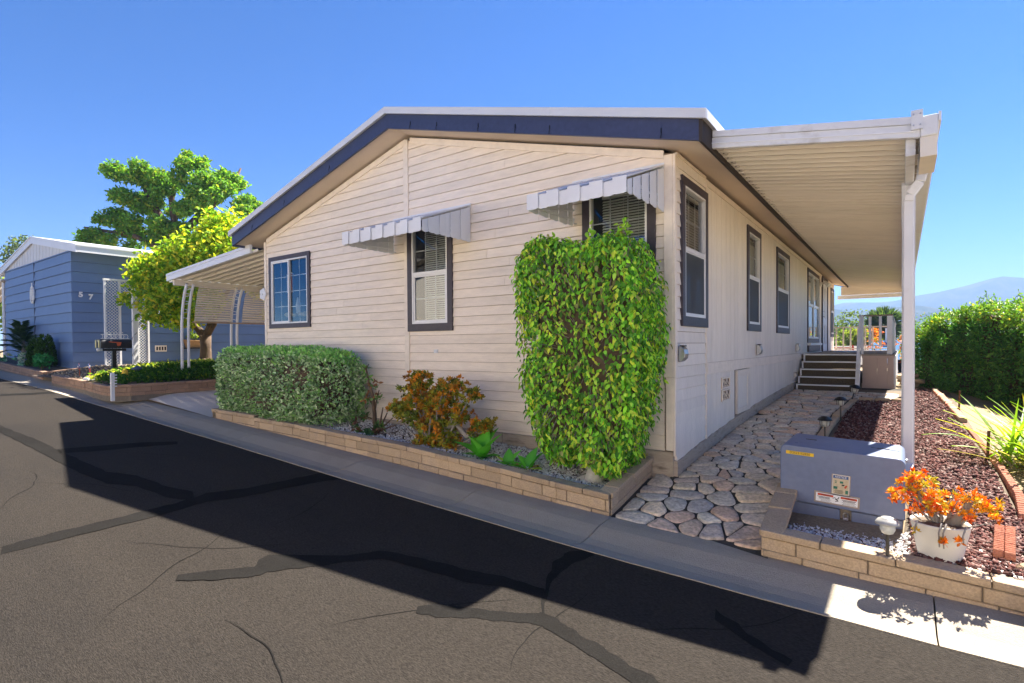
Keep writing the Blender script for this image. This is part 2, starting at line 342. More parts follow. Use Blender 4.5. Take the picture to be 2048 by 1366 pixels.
for (x, y, a, L_) in ((-3.2,.9,2.6,1.6),(-4.4,1.4,.5,1.2),(-2.4,1.6,1.2,1.1),(-5.6,1.0,2.9,1.5),(-2.9,1.35,.2,.9),(-1.4,1.9,2.2,1.0),(-6.6,1.3,.9,1.2),(-1.2,2.6,.4,1.1),(-7.6,2.3,.2,1.3),(-3.9,2.2,1.9,1.0)):
    m = MB(); n = int(L_/.06)
    for i in range(n):
        w_ = .0026*math.sin(math.pi*(i+.5)/n)+.0008; x += .06*math.cos(a); y += .06*math.sin(a); a += rk.uniform(-.16,.16); yy = min(y, 3.37)
        m.v += [(x-w_*math.sin(a), yy+w_*math.cos(a), road_z(x, yy)+.0022), (x+w_*math.sin(a), yy-w_*math.cos(a), road_z(x, yy)+.0022)]
    m.f = [(2*i, 2*i+1, 2*i+3, 2*i+2) for i in range(n-1)]; m.build('road_crack', 'sealant', road)
# curb slabs
prof = [(3.385,-.09),(3.4,.006),(3.47,-.006),(3.56,-.018),(3.66,-.012),(3.76,.008),(3.85,.028),(3.95,.036),(4.09,.036),(4.09,-.1)]
curb = thing('curb', None, None, (0, 3.7, 0)); struct(curb, 'rolled concrete curb and gutter along the street')
joints = [-60,-45,-36,-30,-25,-21,-17.6,-15.2,-13.0,-11.2,-9.3,-7.2,-4.97,-3.27,-1.95,.15,2.3,5,8,12,20,45]
for a, b in zip(joints[:-1], joints[1:]):
    n = max(2, int((b-a)/.4)); X = [a+.004+(b-a-.008)*i/n for i in range(n+1)]; m = MB(); k = len(prof)
    m.v = [(x, y+.004*math.sin(x*7+y*3), G(x)+z) for x in X for y, z in prof]
    m.f = [(i*k+j, i*k+j+1, (i+1)*k+j+1, (i+1)*k+j) for i in range(n) for j in range(k-1)]+[tuple(range(k)), tuple(range(n*k, n*k+k))[::-1]]
    m.build('curb_slab', 'concrete', curb)
m = MB()
for i, x in enumerate(rx): m.v += [(x, -2.4, G(x)-.02), (x, -2.45, G(x)+.1), (x, -2.7, G(x)+.12), (x, -2.9, G(x)+.11)]
m.f = [(4*i+j, 4*i+j+1, 4*i+j+5, 4*i+j+4) for i in range(len(rx)-1) for j in range(3)]
m.build('curb_far_side', 'concrete', curb)
m = MB()
for i, x in enumerate(rx): m.v += [(x, -2.95, G(x)+.105), (x, -14, G(x)+.115)]
m.f = [(2*i, 2*i+1, 2*i+3, 2*i+2) for i in range(len(rx)-1)]
struct(m.build('forecourt', 'concrete_pale'), 'unseen pale concrete forecourt of the houses across the street')  # unseen paving, added pale to bounce sunlight onto the cream front
# driveway
dxs = [-11.42+.25*i for i in range(11)]; dys = [4.1,4.25,4.4,4.6,5,6,8,11,14]
mb = MB(); mb.v = [(min(x, -8.93), y, drive(x, y)+.004) for y in dys for x in dxs]; nx = len(dxs)
mb.f = [(j*nx+i, j*nx+i+1, (j+1)*nx+i+1, (j+1)*nx+i) for j in range(len(dys)-1) for i in range(nx-1)]
struct(mb.build('driveway', 'concrete_drive', smooth=True), 'grey concrete driveway leading under the carport')
# ------------------------------------------------------------------ the cream mobile home
XL, XR, YF, YB, RX = -8.99, -1.77, 5.08, 19.7, -5.38
SL = .266; ZR = 4.296
def zu(x): return ZR-SL*abs(x-RX)
house = thing('mobile_home', 'cream lap-sided mobile home with navy fascia and dark window trim', 'house', (-5.38, 12.4, .3))
def clip_poly(poly, a, b, c):   # keep a*x+b*z<=c
    out = []
    for i in range(len(poly)):
        p, q = poly[i], poly[(i+1) % len(poly)]; dp, dq = a*p[0]+b*p[1]-c, a*q[0]+b*q[1]-c
        if dp <= 0: out.append(p)
        if (dp < 0 < dq) or (dq < 0 < dp):
            t = dp/(dp-dq); out.append((p[0]+(q[0]-p[0])*t, p[1]+(q[1]-p[1])*t))
    return out
def lap_board(poly, z0, z1, to3, lap=.013, gap=.0048):   # poly in (u,z); to3(u,d,z): d outward
    poly = clip_poly(poly, 0, -1, -(z0+gap))
    if len(poly) < 3: return None
    def d(z): return .003+lap*(z1-z)/(z1-z0)
    n = len(poly); m = MB(); vs = [to3(u, d(z), z) for u, z in poly]+[to3(u, -.012, z) for u, z in poly]
    m.add(vs, [tuple(range(n)), tuple(range(n, 2*n))[::-1]]+[(i, n+i, n+(i+1) % n, (i+1) % n) for i in range(n)]); return m
def cut_row(u0, u1, z0, z1, holes):
    segs = [(u0, u1, z0, z1)]
    for (a, b, c, d) in holes:
        out = []
        for (p, q, r, s) in segs:
            if b <= p or a >= q or d <= r or c >= s: out.append((p, q, r, s)); continue
            if a > p: out.append((p, a, r, s))
            if b < q: out.append((b, q, r, s))
            if c > r: out.append((max(p, a), min(q, b), r, c))
            if d < s: out.append((max(p, a), min(q, b), d, s))
        segs = out
    return [s for s in segs if s[1]-s[0] > .004 and s[3]-s[2] > .004]
TRW = .085
FWIN = [(-8.835,-7.641,1.805,3.019), (-5.405,-4.595,1.685,3.145), (-2.743,-1.942,1.685,3.145)]
fholes = [(a+.06, b-.06, c+.06, d-.06) for a, b, c, d in FWIN]
def to_front(u, d, z): return (u, YF-d, z)
def to_side(u, d, z): return (XR+d, u, z)
ROW = .1135; Z0 = 1.174
for (a, b) in ((XL+.055, -5.472), (-5.383, XR-.092)):
    k = -7
    while True:
        z0 = Z0+ROW*k; z1 = z0+ROW; k += 1
        if z0 > ZR: break
        if z1 < .47: continue
        z0c = max(z0, .462)
        rows_ = []
        for (p, q, r, s) in cut_row(a, b, z0c, z1, fholes):
            if q-p > 1.6 and random.random() < .45: jx = p+(q-p)*random.uniform(.25,.75); rows_ += [(p, jx-.0015, r, s), (jx+.0015, q, r, s)]
            else: rows_.append((p, q, r, s))
        for (p, q, r, s) in rows_:
            poly = [(p, r), (q, r), (q, s), (p, s)]
            poly = clip_poly(poly, SL, 1, ZR-.05+SL*RX); poly = clip_poly(poly, -SL, 1, ZR-.05-SL*RX)
            m = lap_board(poly, z0, z1, to_front)
            if m: m.build('siding_board', 'siding', house)
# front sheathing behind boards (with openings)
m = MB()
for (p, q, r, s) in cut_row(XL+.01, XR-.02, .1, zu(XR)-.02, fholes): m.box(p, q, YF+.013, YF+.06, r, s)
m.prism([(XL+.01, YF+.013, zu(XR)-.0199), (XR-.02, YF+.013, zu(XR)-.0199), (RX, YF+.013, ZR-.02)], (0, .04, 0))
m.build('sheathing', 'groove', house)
# corner boards, seam board, frieze
B(XR-.09, XR-.004, YF-.028, YF-.001, 1.176, zu(XR)-.03).build('corner_board', 'trim_cream', house, bevel=.003)
B(XR-.075, XR-.004, YF-.022, YF-.001, .47, 1.174).build('corner_board', 'trim_cream', house, bevel=.003)
B(XR-.0035, XR+.022, YF-.024, YF+.034, 1.176, zu(XR)-.03).build('corner_board', 'trim_cream', house, bevel=.003)
B(XR-.0035, XR+.018, YF-.02, YF+.032, .42, 1.174).build('corner_board', 'trim_cream', house, bevel=.003)
B(XL-.005, XL+.053, YF-.022, YF-.001, .47, zu(XL)-.03).build('corner_board', 'trim_cream', house, bevel=.003)
m = MB().box(-5.47, -5.385, YF-.026, YF-.001, .47, ZR-.03); m.build('seam_board', 'trim_cream', house, bevel=.003)
for s in (-1, 1):
    x0, x1 = RX+s*.046, RX+s*3.52
    MB().prism([(x0, YF-.03, zu(x0)-.085), (x1, YF-.03, zu(x1)-.085), (x1, YF-.03, zu(x1)-.008), (x0, YF-.03, zu(x0)-.008)], (0, .026, 0)).build('frieze_board', 'trim_cream', house)
# front foundation beam
m = MB(); n = 14
for i in range(n):
    a = XL+.02+(XR-.005-XL-.02)*i/n; b = XL+.02+(XR-.005-XL-.02)*(i+1)/n
    m = MB().box(a+.002, b-.002, YF-.02+.006*math.sin(i*2.1), YF+.03, .02, .458); m.build('foundation_board', 'base_board', house, bevel=.006)
# ---- side wall (faces +x)
SWIN = [(5.238,6.09,1.673,3.15), (7.985,8.85,1.673,3.15), (10.14,11.40,1.673,3.15), (13.85,15.9,1.50,3.21), (18.72,19.6,1.67,3.15)]
DOOR = (16.5, 17.8, 1.27, 3.28)
sholes = [(a+.06, b-.06, c+.06, d-.06) for a, b, c, d in SWIN]+[(DOOR[0]+.05, DOOR[1]-.05, DOOR[2], DOOR[3]-.05)]
ztop = zu(XR)-.03
k = -7
while True:
    z0 = Z0+ROW*k-.012; z1 = z0+ROW; k += 1
    if z0 > ztop: break
    zb = H(5.6)+.15
    if z1 < zb: continue
    for (p, q, r, s) in cut_row(YF+.036, 6.06, max(z0, zb-.08), min(z1, ztop), sholes):
        mm = lap_board([(p, r), (q, r), (q, s), (p, s)], z0, z1, to_side)
        if mm: mm.build('siding_board', 'siding_side', house)
B(XR, XR+.02, 6.064, 6.094, H(6.07)+.12, ztop).build('corner_board', 'trim_cream', house)
PW = .203; y = 6.098
while y < YB-.05:
    y1 = min(y+PW-.008, YB-.01)
    for (p, q, r, s) in cut_row(y, y1, 1.285, ztop-.07, sholes):
        B(XR-.01, XR+.012, p, q, r, s).build('wall_plank', 'siding_side', house)
    y += PW
y = 6.098
while y < 12.9:
    y1 = y+PW-.008
    if not (7.40 < y+.1 < 8.15):
        zb0, zb1 = H(y)+.12, H(y1)+.12
        MB().hexa([(XR-.01,y,zb0),(XR+.012,y,zb0),(XR+.012,y1,zb1),(XR-.01,y1,zb1),(XR-.01,y,1.153),(XR+.012,y,1.153),(XR+.012,y1,1.153),(XR-.01,y1,1.153)]).build('skirting_plank', 'siding_side', house)
    y += PW
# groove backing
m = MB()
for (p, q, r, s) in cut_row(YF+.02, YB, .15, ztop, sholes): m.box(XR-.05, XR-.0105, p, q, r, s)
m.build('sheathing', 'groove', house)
B(XR, XR+.026, 6.098, YB, 1.156, 1.282).build('belly_band', 'trim_cream', house, bevel=.003)
B(XR, XR+.02, 6.098, YB, ztop-.066, ztop).build('frieze_board', 'trim_cream', house)
B(XR, XR+.02, YF+.036, 6.06, ztop-.0, ztop+.025).build('frieze_board', 'trim_cream', house)
# weathered sill timbers at the foot of the side wall
ysill = [5.085,6.3,7.6,9.1,10.7,12.2]
for a, b in zip(ysill[:-1], ysill[1:]):
    n = 5; m = MB()
    for i in range(n):
        p, q = a+(b-a)*i/n, a+(b-a)*(i+1)/n; j = .006*math.sin(p*9); q -= .003 if i == n-1 else 0
        m.hexa([(XR-.01,p,H(p)-.1),(XR+.034,p,H(p)-.1),(XR+.034,q,H(q)-.1),(XR-.01,q,H(q)-.1),(XR-.01,p,H(p)+.13+j),(XR+.028,p,H(p)+.125+j),(XR+.028,q,H(q)+.125-j),(XR-.01,q,H(q)+.13-j)])
    m.build('sill_timber', 'base_board', house)
# access hatch + crawl vents
hp = MB(); ha, hb = 7.415, 8.165; zb = H(7.8)+.135
m = MB().box(XR-.005, XR+.014, ha+.01, hb-.01, zb, 1.145); hatch = m.build('access_hatch', 'siding_side', house)
m = MB()
for args in ((ha+.012, ha+.07, zb+.002, 1.143), (hb-.16, hb-.012, zb+.002, 1.143)): m.box(XR+.0142, XR+.024, args[0], args[1], args[2], args[3])
m.box(XR+.0142, XR+.024, ha+.0702, hb-.1602, 1.06, 1.143); m.box(XR+.0142, XR+.024, ha+.0702, hb-.1602, zb+.002, zb+.07)
m.build('hatch_frame', 'trim_cream', hatch)
for (y0, y1, z0, z1) in ((6.68, 7.03, .955, 1.085), (6.68, 7.03, .80, .94), (12.02, 12.3, .80, .92)):
    m = MB().box(XR+.013, XR+.02, y0, y1, z0, z1); v = m.build('crawl_vent', 'edge_tan', house)
    m = MB(); cy, cz = (y0+y1)/2, (z0+z1)/2
    for dy in (-.11, 0, .11): B(XR+.0205, XR+.022, cy+dy-.022, cy+dy+.022, cz-.035, cz+.035).build('vent_hole', 'dark_inside', v)
    m = MB(); m.box(XR+.0202, XR+.03, y0, y1, z0, z0+.014); m.box(XR+.0202, XR+.03, y0, y1, z1-.014, z1); m.box(XR+.0202, XR+.03, y0, y0+.016, z0+.0145, z1-.0145); m.box(XR+.0202, XR+.03, y1-.016, y1, z0+.0145, z1-.0145)
    for i in range(6): m.bar((XR+.026, y0+.03+(y1-y0-.06)*i/5, z0+.02), (XR+.026, y0+.03+(y1-y0-.06)*((i*3) % 6)/5, z1-.02), .008, .006)
    m.build('vent_grille', 'trim_cream', v)
# other two walls and floor so that the box is closed
B(XL, XL+.05, YF+.02, YB, .1, zu(XL)-.02).build('side_wall', 'siding', house)
m = MB().box(XL, XR, YB-.05, YB, .2, zu(XR)-.02); m.prism([(XL, YB-.05, zu(XR)-.0199), (XR, YB-.05, zu(XR)-.0199), (RX, YB-.05, ZR-.02)], (0, .05, 0)); m.build('rear_wall', 'siding', house)
# ---- roof
RY0, RY1, EX = 4.70, 20.1, 3.99
def slab(s, x0, x1, y0, y1, lo, hi):   # sloped slab; lo/hi offsets above zu
    p = [(RX+s*x0, y0), (RX+s*x1, y0), (RX+s*x1, y1), (RX+s*x0, y1)]
    return MB().hexa([(x, y, zu(x)+lo) for x, y in p]+[(x, y, zu(x)+hi) for x, y in p])
roof = slab(-1, 0, EX+.03, RY0-.02, RY1, .185, .25).build('roof', 'roof_white', house)
slab(1, 0, EX+.03, RY0-.02, RY1, .185, .25).build('roof_panel', 'roof_white', roof)
for s in (-1, 1):   # drip edge cap along rake, in lengths, and along the eave
    cuts = [0.0, .78, 2.5, EX+.045] if s > 0 else [0.0, 2.0, EX+.045]
    for a, b in zip(cuts[:-1], cuts[1:]): slab(s, a+.0015, b-.0015, RY0-.045, RY0-.0205, .178, .262).build('drip_edge', 'roof_white', roof)
    slab(s, EX+.0305, EX+.046, RY0-.02, RY1, .178, .262).build('drip_edge', 'roof_white', roof)
    slab(s, 0.0005, EX-.03, RY0, RY0+.03, 0, .186).build('rake_fascia', 'fascia_blue', house)
    slab(s, EX-.0295, EX, RY0, RY1-.001, -.008, .186).build('eave_fascia', 'fascia_blue' if s < 0 else 'fascia_dark', house)
    slab(s, .003, EX-.03, RY0+.0305, YF+.05, .022, .034).build('rake_soffit', 'soffit', house)
    slab(s, EX-.47, EX-.03, YF+.0505, RY1-.03, .022, .034).build('eave_soffit', 'soffit', house)
    slab(s, 0.0005, EX-.03, RY1-.03, RY1, 0, .186).build('rake_fascia', 'fascia_blue', house)
for i, x in enumerate((-8.7, -7.75, -6.6, -4.95, -4.5, -3.86, -3.35, -2.92, -1.75)):   # string light hooks left on the fascia
    z = zu(x)+.05; m = MB(); m.box(x-.005, x+.005, RY0-.006, RY0-.0005, z, z+.045); m.tube([(x, RY0-.004, z+.01), (x+.004, RY0-.016, z-.01), (x, RY0-.014, z-.035), (x-.004, RY0-.004, z-.045)], .0035, 5)
    m.build('hook', 'black', house)
B(XR+.19, XR+.2, 6.9, 6.91, 1, 1.01)

# ---- windows
def to_m(kind, n0):
    if kind == 'f': return lambda u, d, z: (u, n0-d, z)
    return lambda u, d, z: (n0+d, u, z)
def wbox(m, f, u0, u1, d0, d1, z0, z1):
    p = [f(u, d, z) for z in (z0, z1) for (u, d) in ((u0, d0), (u1, d0), (u1, d1), (u0, d1))]
    return m.hexa(p)
def ring(m, f, u0, u1, z0, z1, t, d0, d1, tb=None):
    tb = tb or t
    wbox(m, f, u0, u1, d0, d1, z1-t, z1); wbox(m, f, u0, u1, d0, d1, z0, z0+tb)
    wbox(m, f, u0, u0+t, d0, d1, z0+tb+.0005, z1-t-.0005); wbox(m, f, u1-t, u1, d0, d1, z0+tb+.0005, z1-t-.0005); return m
def window(kind, u0, u1, z0, z1, style, parent, lower_dark=True):
    f = to_m(kind, YF if kind == 'f' else XR)
    tr = TRW if style != 'slider' else .07
    wn = ring(MB(), f, u0, u1, z0, z1, tr, .004, .034, .1 if style != 'slider' else .075).build('window', 'trim_dark', parent, bevel=.002)
    a, b, c, e = u0+tr+.001, u1-tr-.001, z0+(.1 if style != 'slider' else .075)+.001, z1-tr-.001
    ring(MB(), f, a, b, c, e, .022, -.03, .03).build('frame', 'vinyl_white', wn)
    ia, ib, ic, ie = a+.022, b-.022, c+.022, e-.022
    zm = ic+(ie-ic)*.52
    if style == 'hung':
        m = MB(); wbox(m, f, ia+.0005, ib-.0005, -.012, .03, zm-.02, zm+.02); ring(m, f, ia+.0005, ib-.0005, ic+.0005, zm-.0205, .024, .002, .02); m.build('sash', 'vinyl_white', wn)
        panes = [(ia+.001, ib-.001, zm+.0205, ie-.001, -.008), (ia+.025, ib-.025, ic+.025, zm-.045, .008)]
    elif style == 'slider':
        um = (a+b)/2-.01
        m = MB(); ring(m, f, ia+.0005, um-.005, ic+.0005, ie-.0005, .02, .002, .02); wbox(m, f, um-.0045, um+.018, -.012, .028, ic+.0005, ie-.0005); m.build('sash', 'vinyl_white', wn)
        panes = [(ia+.021, um-.0255, ic+.021, ie-.021, .008), (um+.0185, ib-.001, ic+.001, ie-.001, -.004)]
    else:   # twin hung pair
        um = (a+b)/2; m = MB(); wbox(m, f, um-.03, um+.03, -.012, .03, ic+.0005, ie-.0005)
        panes = []
        for (p, q) in ((ia+.0005, um-.0305), (um+.0305, ib-.0005)):
            wbox(m, f, p, q, -.012, .028, zm-.02, zm+.02); ring(m, f, p, q, ic+.0005, zm-.0205, .022, .002, .02)
            panes += [(p+.001, q-.001, zm+.0205, ie-.001, -.008), (p+.023, q-.023, ic+.023, zm-.0435, .008)]
        m.build('sash', 'vinyl_white', wn)
    for i, (p, q, r, s, d) in enumerate(panes):
        m = MB(); m.add([f(p, d, r), f(q, d, r), f(q, d, s), f(p, d, s)], [(0,1,2,3)]); m.build('pane', 'glass' if kind == 'f' or i % 2 else 'glass', wn)
        if style == 'twin': continue
        if style == 'hung' and i == 1 and kind == 's': 
            m = MB(); m.add([f(p-.012, .022, r-.012), f(q+.012, .022, r-.012), f(q+.012, .022, s+.012), f(p-.012, .022, s+.012)], [(0,1,2,3)])
            m.build('insect_screen', M['screen_mesh'], wn); continue
        g = MB(); nu = 3 if style == 'hung' else 2; nv = 2 if style == 'hung' else 4; d2 = d-.006
        for k in range(1, nu): u = p+(q-p)*k/nu; wbox(g, f, u-.006, u+.006, d2-.006, d2, r, s)
        for k in range(1, nv): z = r+(s-r)*k/nv; wbox(g, f, p, q, d2-.0055, d2-.0005, z-.006, z+.006)
        g.build('grille', 'vinyl_white', wn)
    return wn, f, (ia, ib, ic, ie)
sm = bpy.data.materials.new('screen_mesh'); sm.use_nodes = True; t = sm.node_tree; p = t.nodes['Principled BSDF']; p.inputs['Base Color'].default_value = (.05,.055,.065,1); p.inputs['Roughness'].default_value = .7
tr = t.nodes.new('ShaderNodeBsdfTransparent'); mx = t.nodes.new('ShaderNodeMixShader'); mx.inputs[0].default_value = .74
lnk(t, tr.outputs[0], mx.inputs[1]); lnk(t, p.outputs[0], mx.inputs[2]); lnk(t, mx.outputs[0], t.nodes['Material Output'].inputs[0]); M['screen_mesh'] = sm
def blinds(wn, f, r, d=-.036, gap=.028, u_off=0, tilt=.011):
    ia, ib, ic, ie = r; m = MB(); z = ie-.03
    wbox(m, f, ia+.012+u_off, ib-.012, d-.03, d-.002, ie-.03, ie-.002)
    while z > ic+.03:
        z -= gap; p = [f(ia+.015+u_off, d-.025, z+tilt), f(ib-.015, d-.025, z+tilt), f(ib-.015, d, z-tilt), f(ia+.015+u_off, d, z-tilt)]
        q = [(a[0], a[1], a[2]+.0012) for a in p]; m.hexa(p+q)
    for fr in (.18, .5, .82): u = ia+u_off+(ib-ia-u_off)*fr; wbox(m, f, u-.001, u+.001, d-.001, d+.001, ic+.02, ie-.03)
    o = m.build('blind', 'blind', wn); o['kind'] = 'stuff'
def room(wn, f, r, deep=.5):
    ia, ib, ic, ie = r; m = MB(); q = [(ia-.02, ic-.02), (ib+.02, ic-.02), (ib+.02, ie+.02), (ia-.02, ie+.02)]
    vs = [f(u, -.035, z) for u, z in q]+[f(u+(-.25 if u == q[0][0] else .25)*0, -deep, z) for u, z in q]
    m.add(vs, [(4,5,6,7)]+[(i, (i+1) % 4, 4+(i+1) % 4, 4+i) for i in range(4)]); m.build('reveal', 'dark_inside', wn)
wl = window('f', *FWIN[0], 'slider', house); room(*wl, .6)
# ornaments inside the slider window: small flag on a pole and a bow on the sill
fw_, r_ = wl[1], wl[2]
m = MB(); m.tube([fw_(r_[0]+.16, -.2, r_[2]+.25), fw_(r_[0]+.16, -.2, r_[2]+.95)], .006, 6); m.build('flag_pole', 'edge_tan', wl[0])
m = MB(); n = 8
for i in range(n+1):
    u = r_[0]+.10+.17*i/n; dd = -.2+.025*math.sin(i*1.6); m.v += [fw_(u, dd, r_[2]+.52), fw_(u, dd, r_[2]+.86-.03*math.sin(i))]
m.f = [(2*i, 2*i+2, 2*i+3, 2*i+1) for i in range(n)]; m.build('flag', 'paper', wl[0])
m = MB()
for i in range(3): m.tube([fw_(r_[0]+.12+.06*i, -.196, r_[2]+.52), fw_(r_[0]+.12+.06*i, -.196, r_[2]+.84)], .012, 5)
m.build('flag_stripes', 'red_paint', wl[0])
m = MB()
for k in range(14):
    a = k*2.4; r = .06+.05*(k % 4); c = Vector(fw_(r_[0]+.42+.28*math.cos(a)*1.0, -.16+.02*math.sin(k), r_[2]+.13+.05*math.sin(a*1.3)))
    m.lathe([(.001,-.03),(.045,-.012),(.05,.01),(.02,.03),(.001,.032)], c, 8)
m.build('sill_bow', 'paper_tan', wl[0], smooth=True)
m = MB().tube([fw_(r_[0]+.46, -.17, r_[2]+.15), fw_(r_[0]+.47, -.17, r_[2]+.3), fw_(r_[0]+.46, -.17, r_[2]+.42)], [.03,.045,.012], 8); m.build('figurine', 'paper', wl[0], smooth=True)
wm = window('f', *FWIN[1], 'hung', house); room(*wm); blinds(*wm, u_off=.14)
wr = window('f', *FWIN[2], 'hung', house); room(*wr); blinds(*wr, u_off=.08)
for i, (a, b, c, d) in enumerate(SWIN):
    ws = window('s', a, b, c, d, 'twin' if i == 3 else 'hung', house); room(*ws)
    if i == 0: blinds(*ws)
    else:
        ia, ib, ic, ie = ws[2]; f = ws[1]; m = MB(); n = 14
        for k in range(n+1):
            u = ia+(ib-ia)*k/n; m.v += [f(u, -.045+.012*math.sin(k*2.2), ic), f(u, -.045+.012*math.sin(k*2.2), ie-.03)]
        m.f = [(2*k, 2*k+2, 2*k+3, 2*k+1) for k in range(n)]; m.build('curtain', 'curtain', ws[0])
# apron panel below the twin window, door with frame, coach lamp
m = MB().box(XR+.013, XR+.05, 13.86, 15.95, 1.29, 1.44); m.build('window_apron', 'trim_dark', house)
B(XR+.013, XR+.09, 13.84, 15.98, 1.4405, 1.49).build('window_ledge', 'vinyl_white', house)
d = ring(MB(), to_m('s', XR), DOOR[0], DOOR[1], DOOR[2]-.02, DOOR[3], .09, .0125, .045, .02).build('door_frame', 'trim_dark', house)
door = B(XR-.01, XR+.025, DOOR[0]+.091, DOOR[1]-.091, DOOR[2]+.001, DOOR[3]-.091).build('door', 'door_white', house)
m = MB()
for (p, q) in ((DOOR[0]+.2, DOOR[0]+.58), (DOOR[0]+.7, DOOR[1]-.2)):
    for (r, s) in ((1.45, 2.0), (2.15, 3.0)): ring(m, to_m('s', XR), p, q, r, s, .03, .0255, .034)
m.build('door_panel', 'door_white', door)
m = MB().tube([(XR+.026, DOOR[0]+.18, 2.2), (XR+.06, DOOR[0]+.18, 2.2)], .012, 8); m.tube([(XR+.06, DOOR[0]+.18, 2.2), (XR+.065, DOOR[0]+.28, 2.2)], .009, 8); m.lathe([(.03,0),(.03,.012)], (XR+.03, DOOR[0]+.18, 2.33), 10); m.build('door_handle', 'steel', door)
wl2 = thing('coach_lamp', 'white twin-headed porch lamp beside the front door', 'lamp', (XR, 16.3, 3.0))
m = MB().box(XR+.013, XR+.04, 16.24, 16.36, 2.98, 3.1); m.build('back_plate', 'vinyl_white', wl2)
for s in (-1, 1): MB().tube([(XR+.04, 16.3, 3.05), (XR+.12, 16.3+s*.06, 3.08), (XR+.2, 16.3+s*.12, 3.0)], [.02,.045,.06], 10).build('lamp_head', 'vinyl_white', wl2, smooth=True)

# ---- window awnings: white metal slats
def awning(label, x0, x1, zt, yb, yf, zf, zbf, zbw):
    aw = thing('window_awning', label, 'awning', ((x0+x1)/2, yb, zbw), 'white metal awnings over the front windows')
    n = max(6, round((x1-x0)/.108)); wslat = (x1-x0)/n
    # top slats run from wall to front edge
    for i in range(n):
        a, b = x0+wslat*i, x0+wslat*(i+1); up = .018 if i % 2 == 0 else 0
        if up: a -= .008; b += .008
        m = MB().hexa([(a,yb,zt-.012+up),(b,yb,zt-.012+up),(b,yf,zf-.012+up),(a,yf,zf-.012+up),(a,yb,zt+up),(b,yb,zt+up),(b,yf,zf+up),(a,yf,zf+up)]); m.build('top_slat', 'white_metal', aw)
        d = .016 if i % 2 == 0 else 0
        c = (a+b)/2; cut = .016
        pts = [(a, yf-d, zbf+cut*.5), (a+.25*(b-a), yf-d, zbf), (a+.75*(b-a), yf-d, zbf), (b, yf-d, zbf+cut*.5), (b, yf-d, zf+up-.001), (a, yf-d, zf+up-.001)]
        MB().prism(pts, (0, -.006, 0)).build('valance_slat', 'white_metal', aw)
    # side wings
    for sx, X in ((-1, x0), (1, x1)):
        k = 9; wy = (yb-yf)/k
        for i in range(k):
            p, q = yf+wy*i, yf+wy*(i+1); d = sx*(.014 if i % 2 else 0)+sx*.004
            zt0 = zf+(zt-zf)*(p-yf)/(yb-yf)-.013; zt1 = zf+(zt-zf)*(q-yf)/(yb-yf)-.013
            zb0 = zbf+(zbw-zbf)*(p-yf)/(yb-yf); zb1 = zbf+(zbw-zbf)*(q-yf)/(yb-yf)
            if i % 2: p -= .007; q += .007; q = min(q, yb-.001)
            MB().prism([(X+d, p, zb0+.008), (X+d, p+(q-p)*.3, zb0), (X+d, q-(q-p)*.3, zb1), (X+d, q, zb1+.008), (X+d, q, zt1), (X+d, p, zt0)], (sx*.006, 0, 0)).build('wing_slat', 'white_metal', aw)
        for (za, zb_) in ((.62, .3), (.25, .12)):
            MB().bar((X-sx*.012, yf+.03, zbf+.05), (X-sx*.012, yb-.01, zbw+(zt-zbw)*za*.6), .014, .02).build('brace', 'white_metal', aw)
    B(x0-.01, x1+.01, yb, yb+.015, zt-.02, zt+.035).build('head_rail', 'white_metal', aw)
    MB().tube([(x0+.02, yb-.04, zbw+.08), (x0+.02, yb-.02, zbw+.02), (x0+.05, yb-.01, zbw+.015)], .006, 6).build('bracket', 'steel', aw)
awning('scalloped white metal awning over the middle front window', -5.66, -4.293, 3.20, 5.048, 4.231, 2.90, 2.76, 2.757)
awning('scalloped white metal awning over the front window behind the tall green shrub', -2.848, -1.864, 3.20, 5.048, 4.205, 2.885, 2.756, 2.76)

# ---- solar wall lights, meter tag, ornaments
def wall_light(y, label):
    t = thing('wall_light', label, 'lamp', (XR+.02, y, 1.4), 'half-round wall lights along the side wall')
    n = 10; pts = [(0, .075*math.cos(math.pi*k/n), -.08*math.sin(math.pi*k/n)) for k in range(n+1)]
    vs = []; h = .16
    prof = [(.0,.078),(.03,.07),(.058,.045),(.066,.0),(.06,-.04),(.035,-.068),(0,-.078)]
    m = MB().prism([(p, -.055, z) for p, z in prof], (0, .11, 0)); m.build('shade', 'steel', t, local=True, bevel=.004)
    MB().box(.012, .05, -.045, .045, .0705, .084).build('solar_panel', 'black', t, local=True)
    return t
wall_light(5.19, 'half-round wall light below the corner window'); wall_light(8.62, 'half-round wall light below the second side window'); wall_light(12.28, 'half-round wall light just above the porch steps')
B(-4.93, -4.86, YF-.022, YF-.014, 1.40, 1.445).build('tag_plate', 'white_dirty', house)
B(-1.97, -1.905, YF-.024, YF-.0165, 1.19, 1.28).build('tag_plate', 'white_dirty', house)
fl = thing('wall_ornament', 'small white flower ornament on the left corner of the cream house', 'ornament', (XL-.03, YF-.03, 2.4))
m = MB()
for k in range(5):
    a = k*2*math.pi/5; c = Vector((XL-.03+.06*math.cos(a), YF-.03, 2.41+.06*math.sin(a))); m.prism([c+Vector((.05*math.cos(b), 0, .05*math.sin(b))) for b in [j*math.pi/4 for j in range(8)]], (0, -.01+.001*k, 0))
m.build('petal', 'paper', fl)
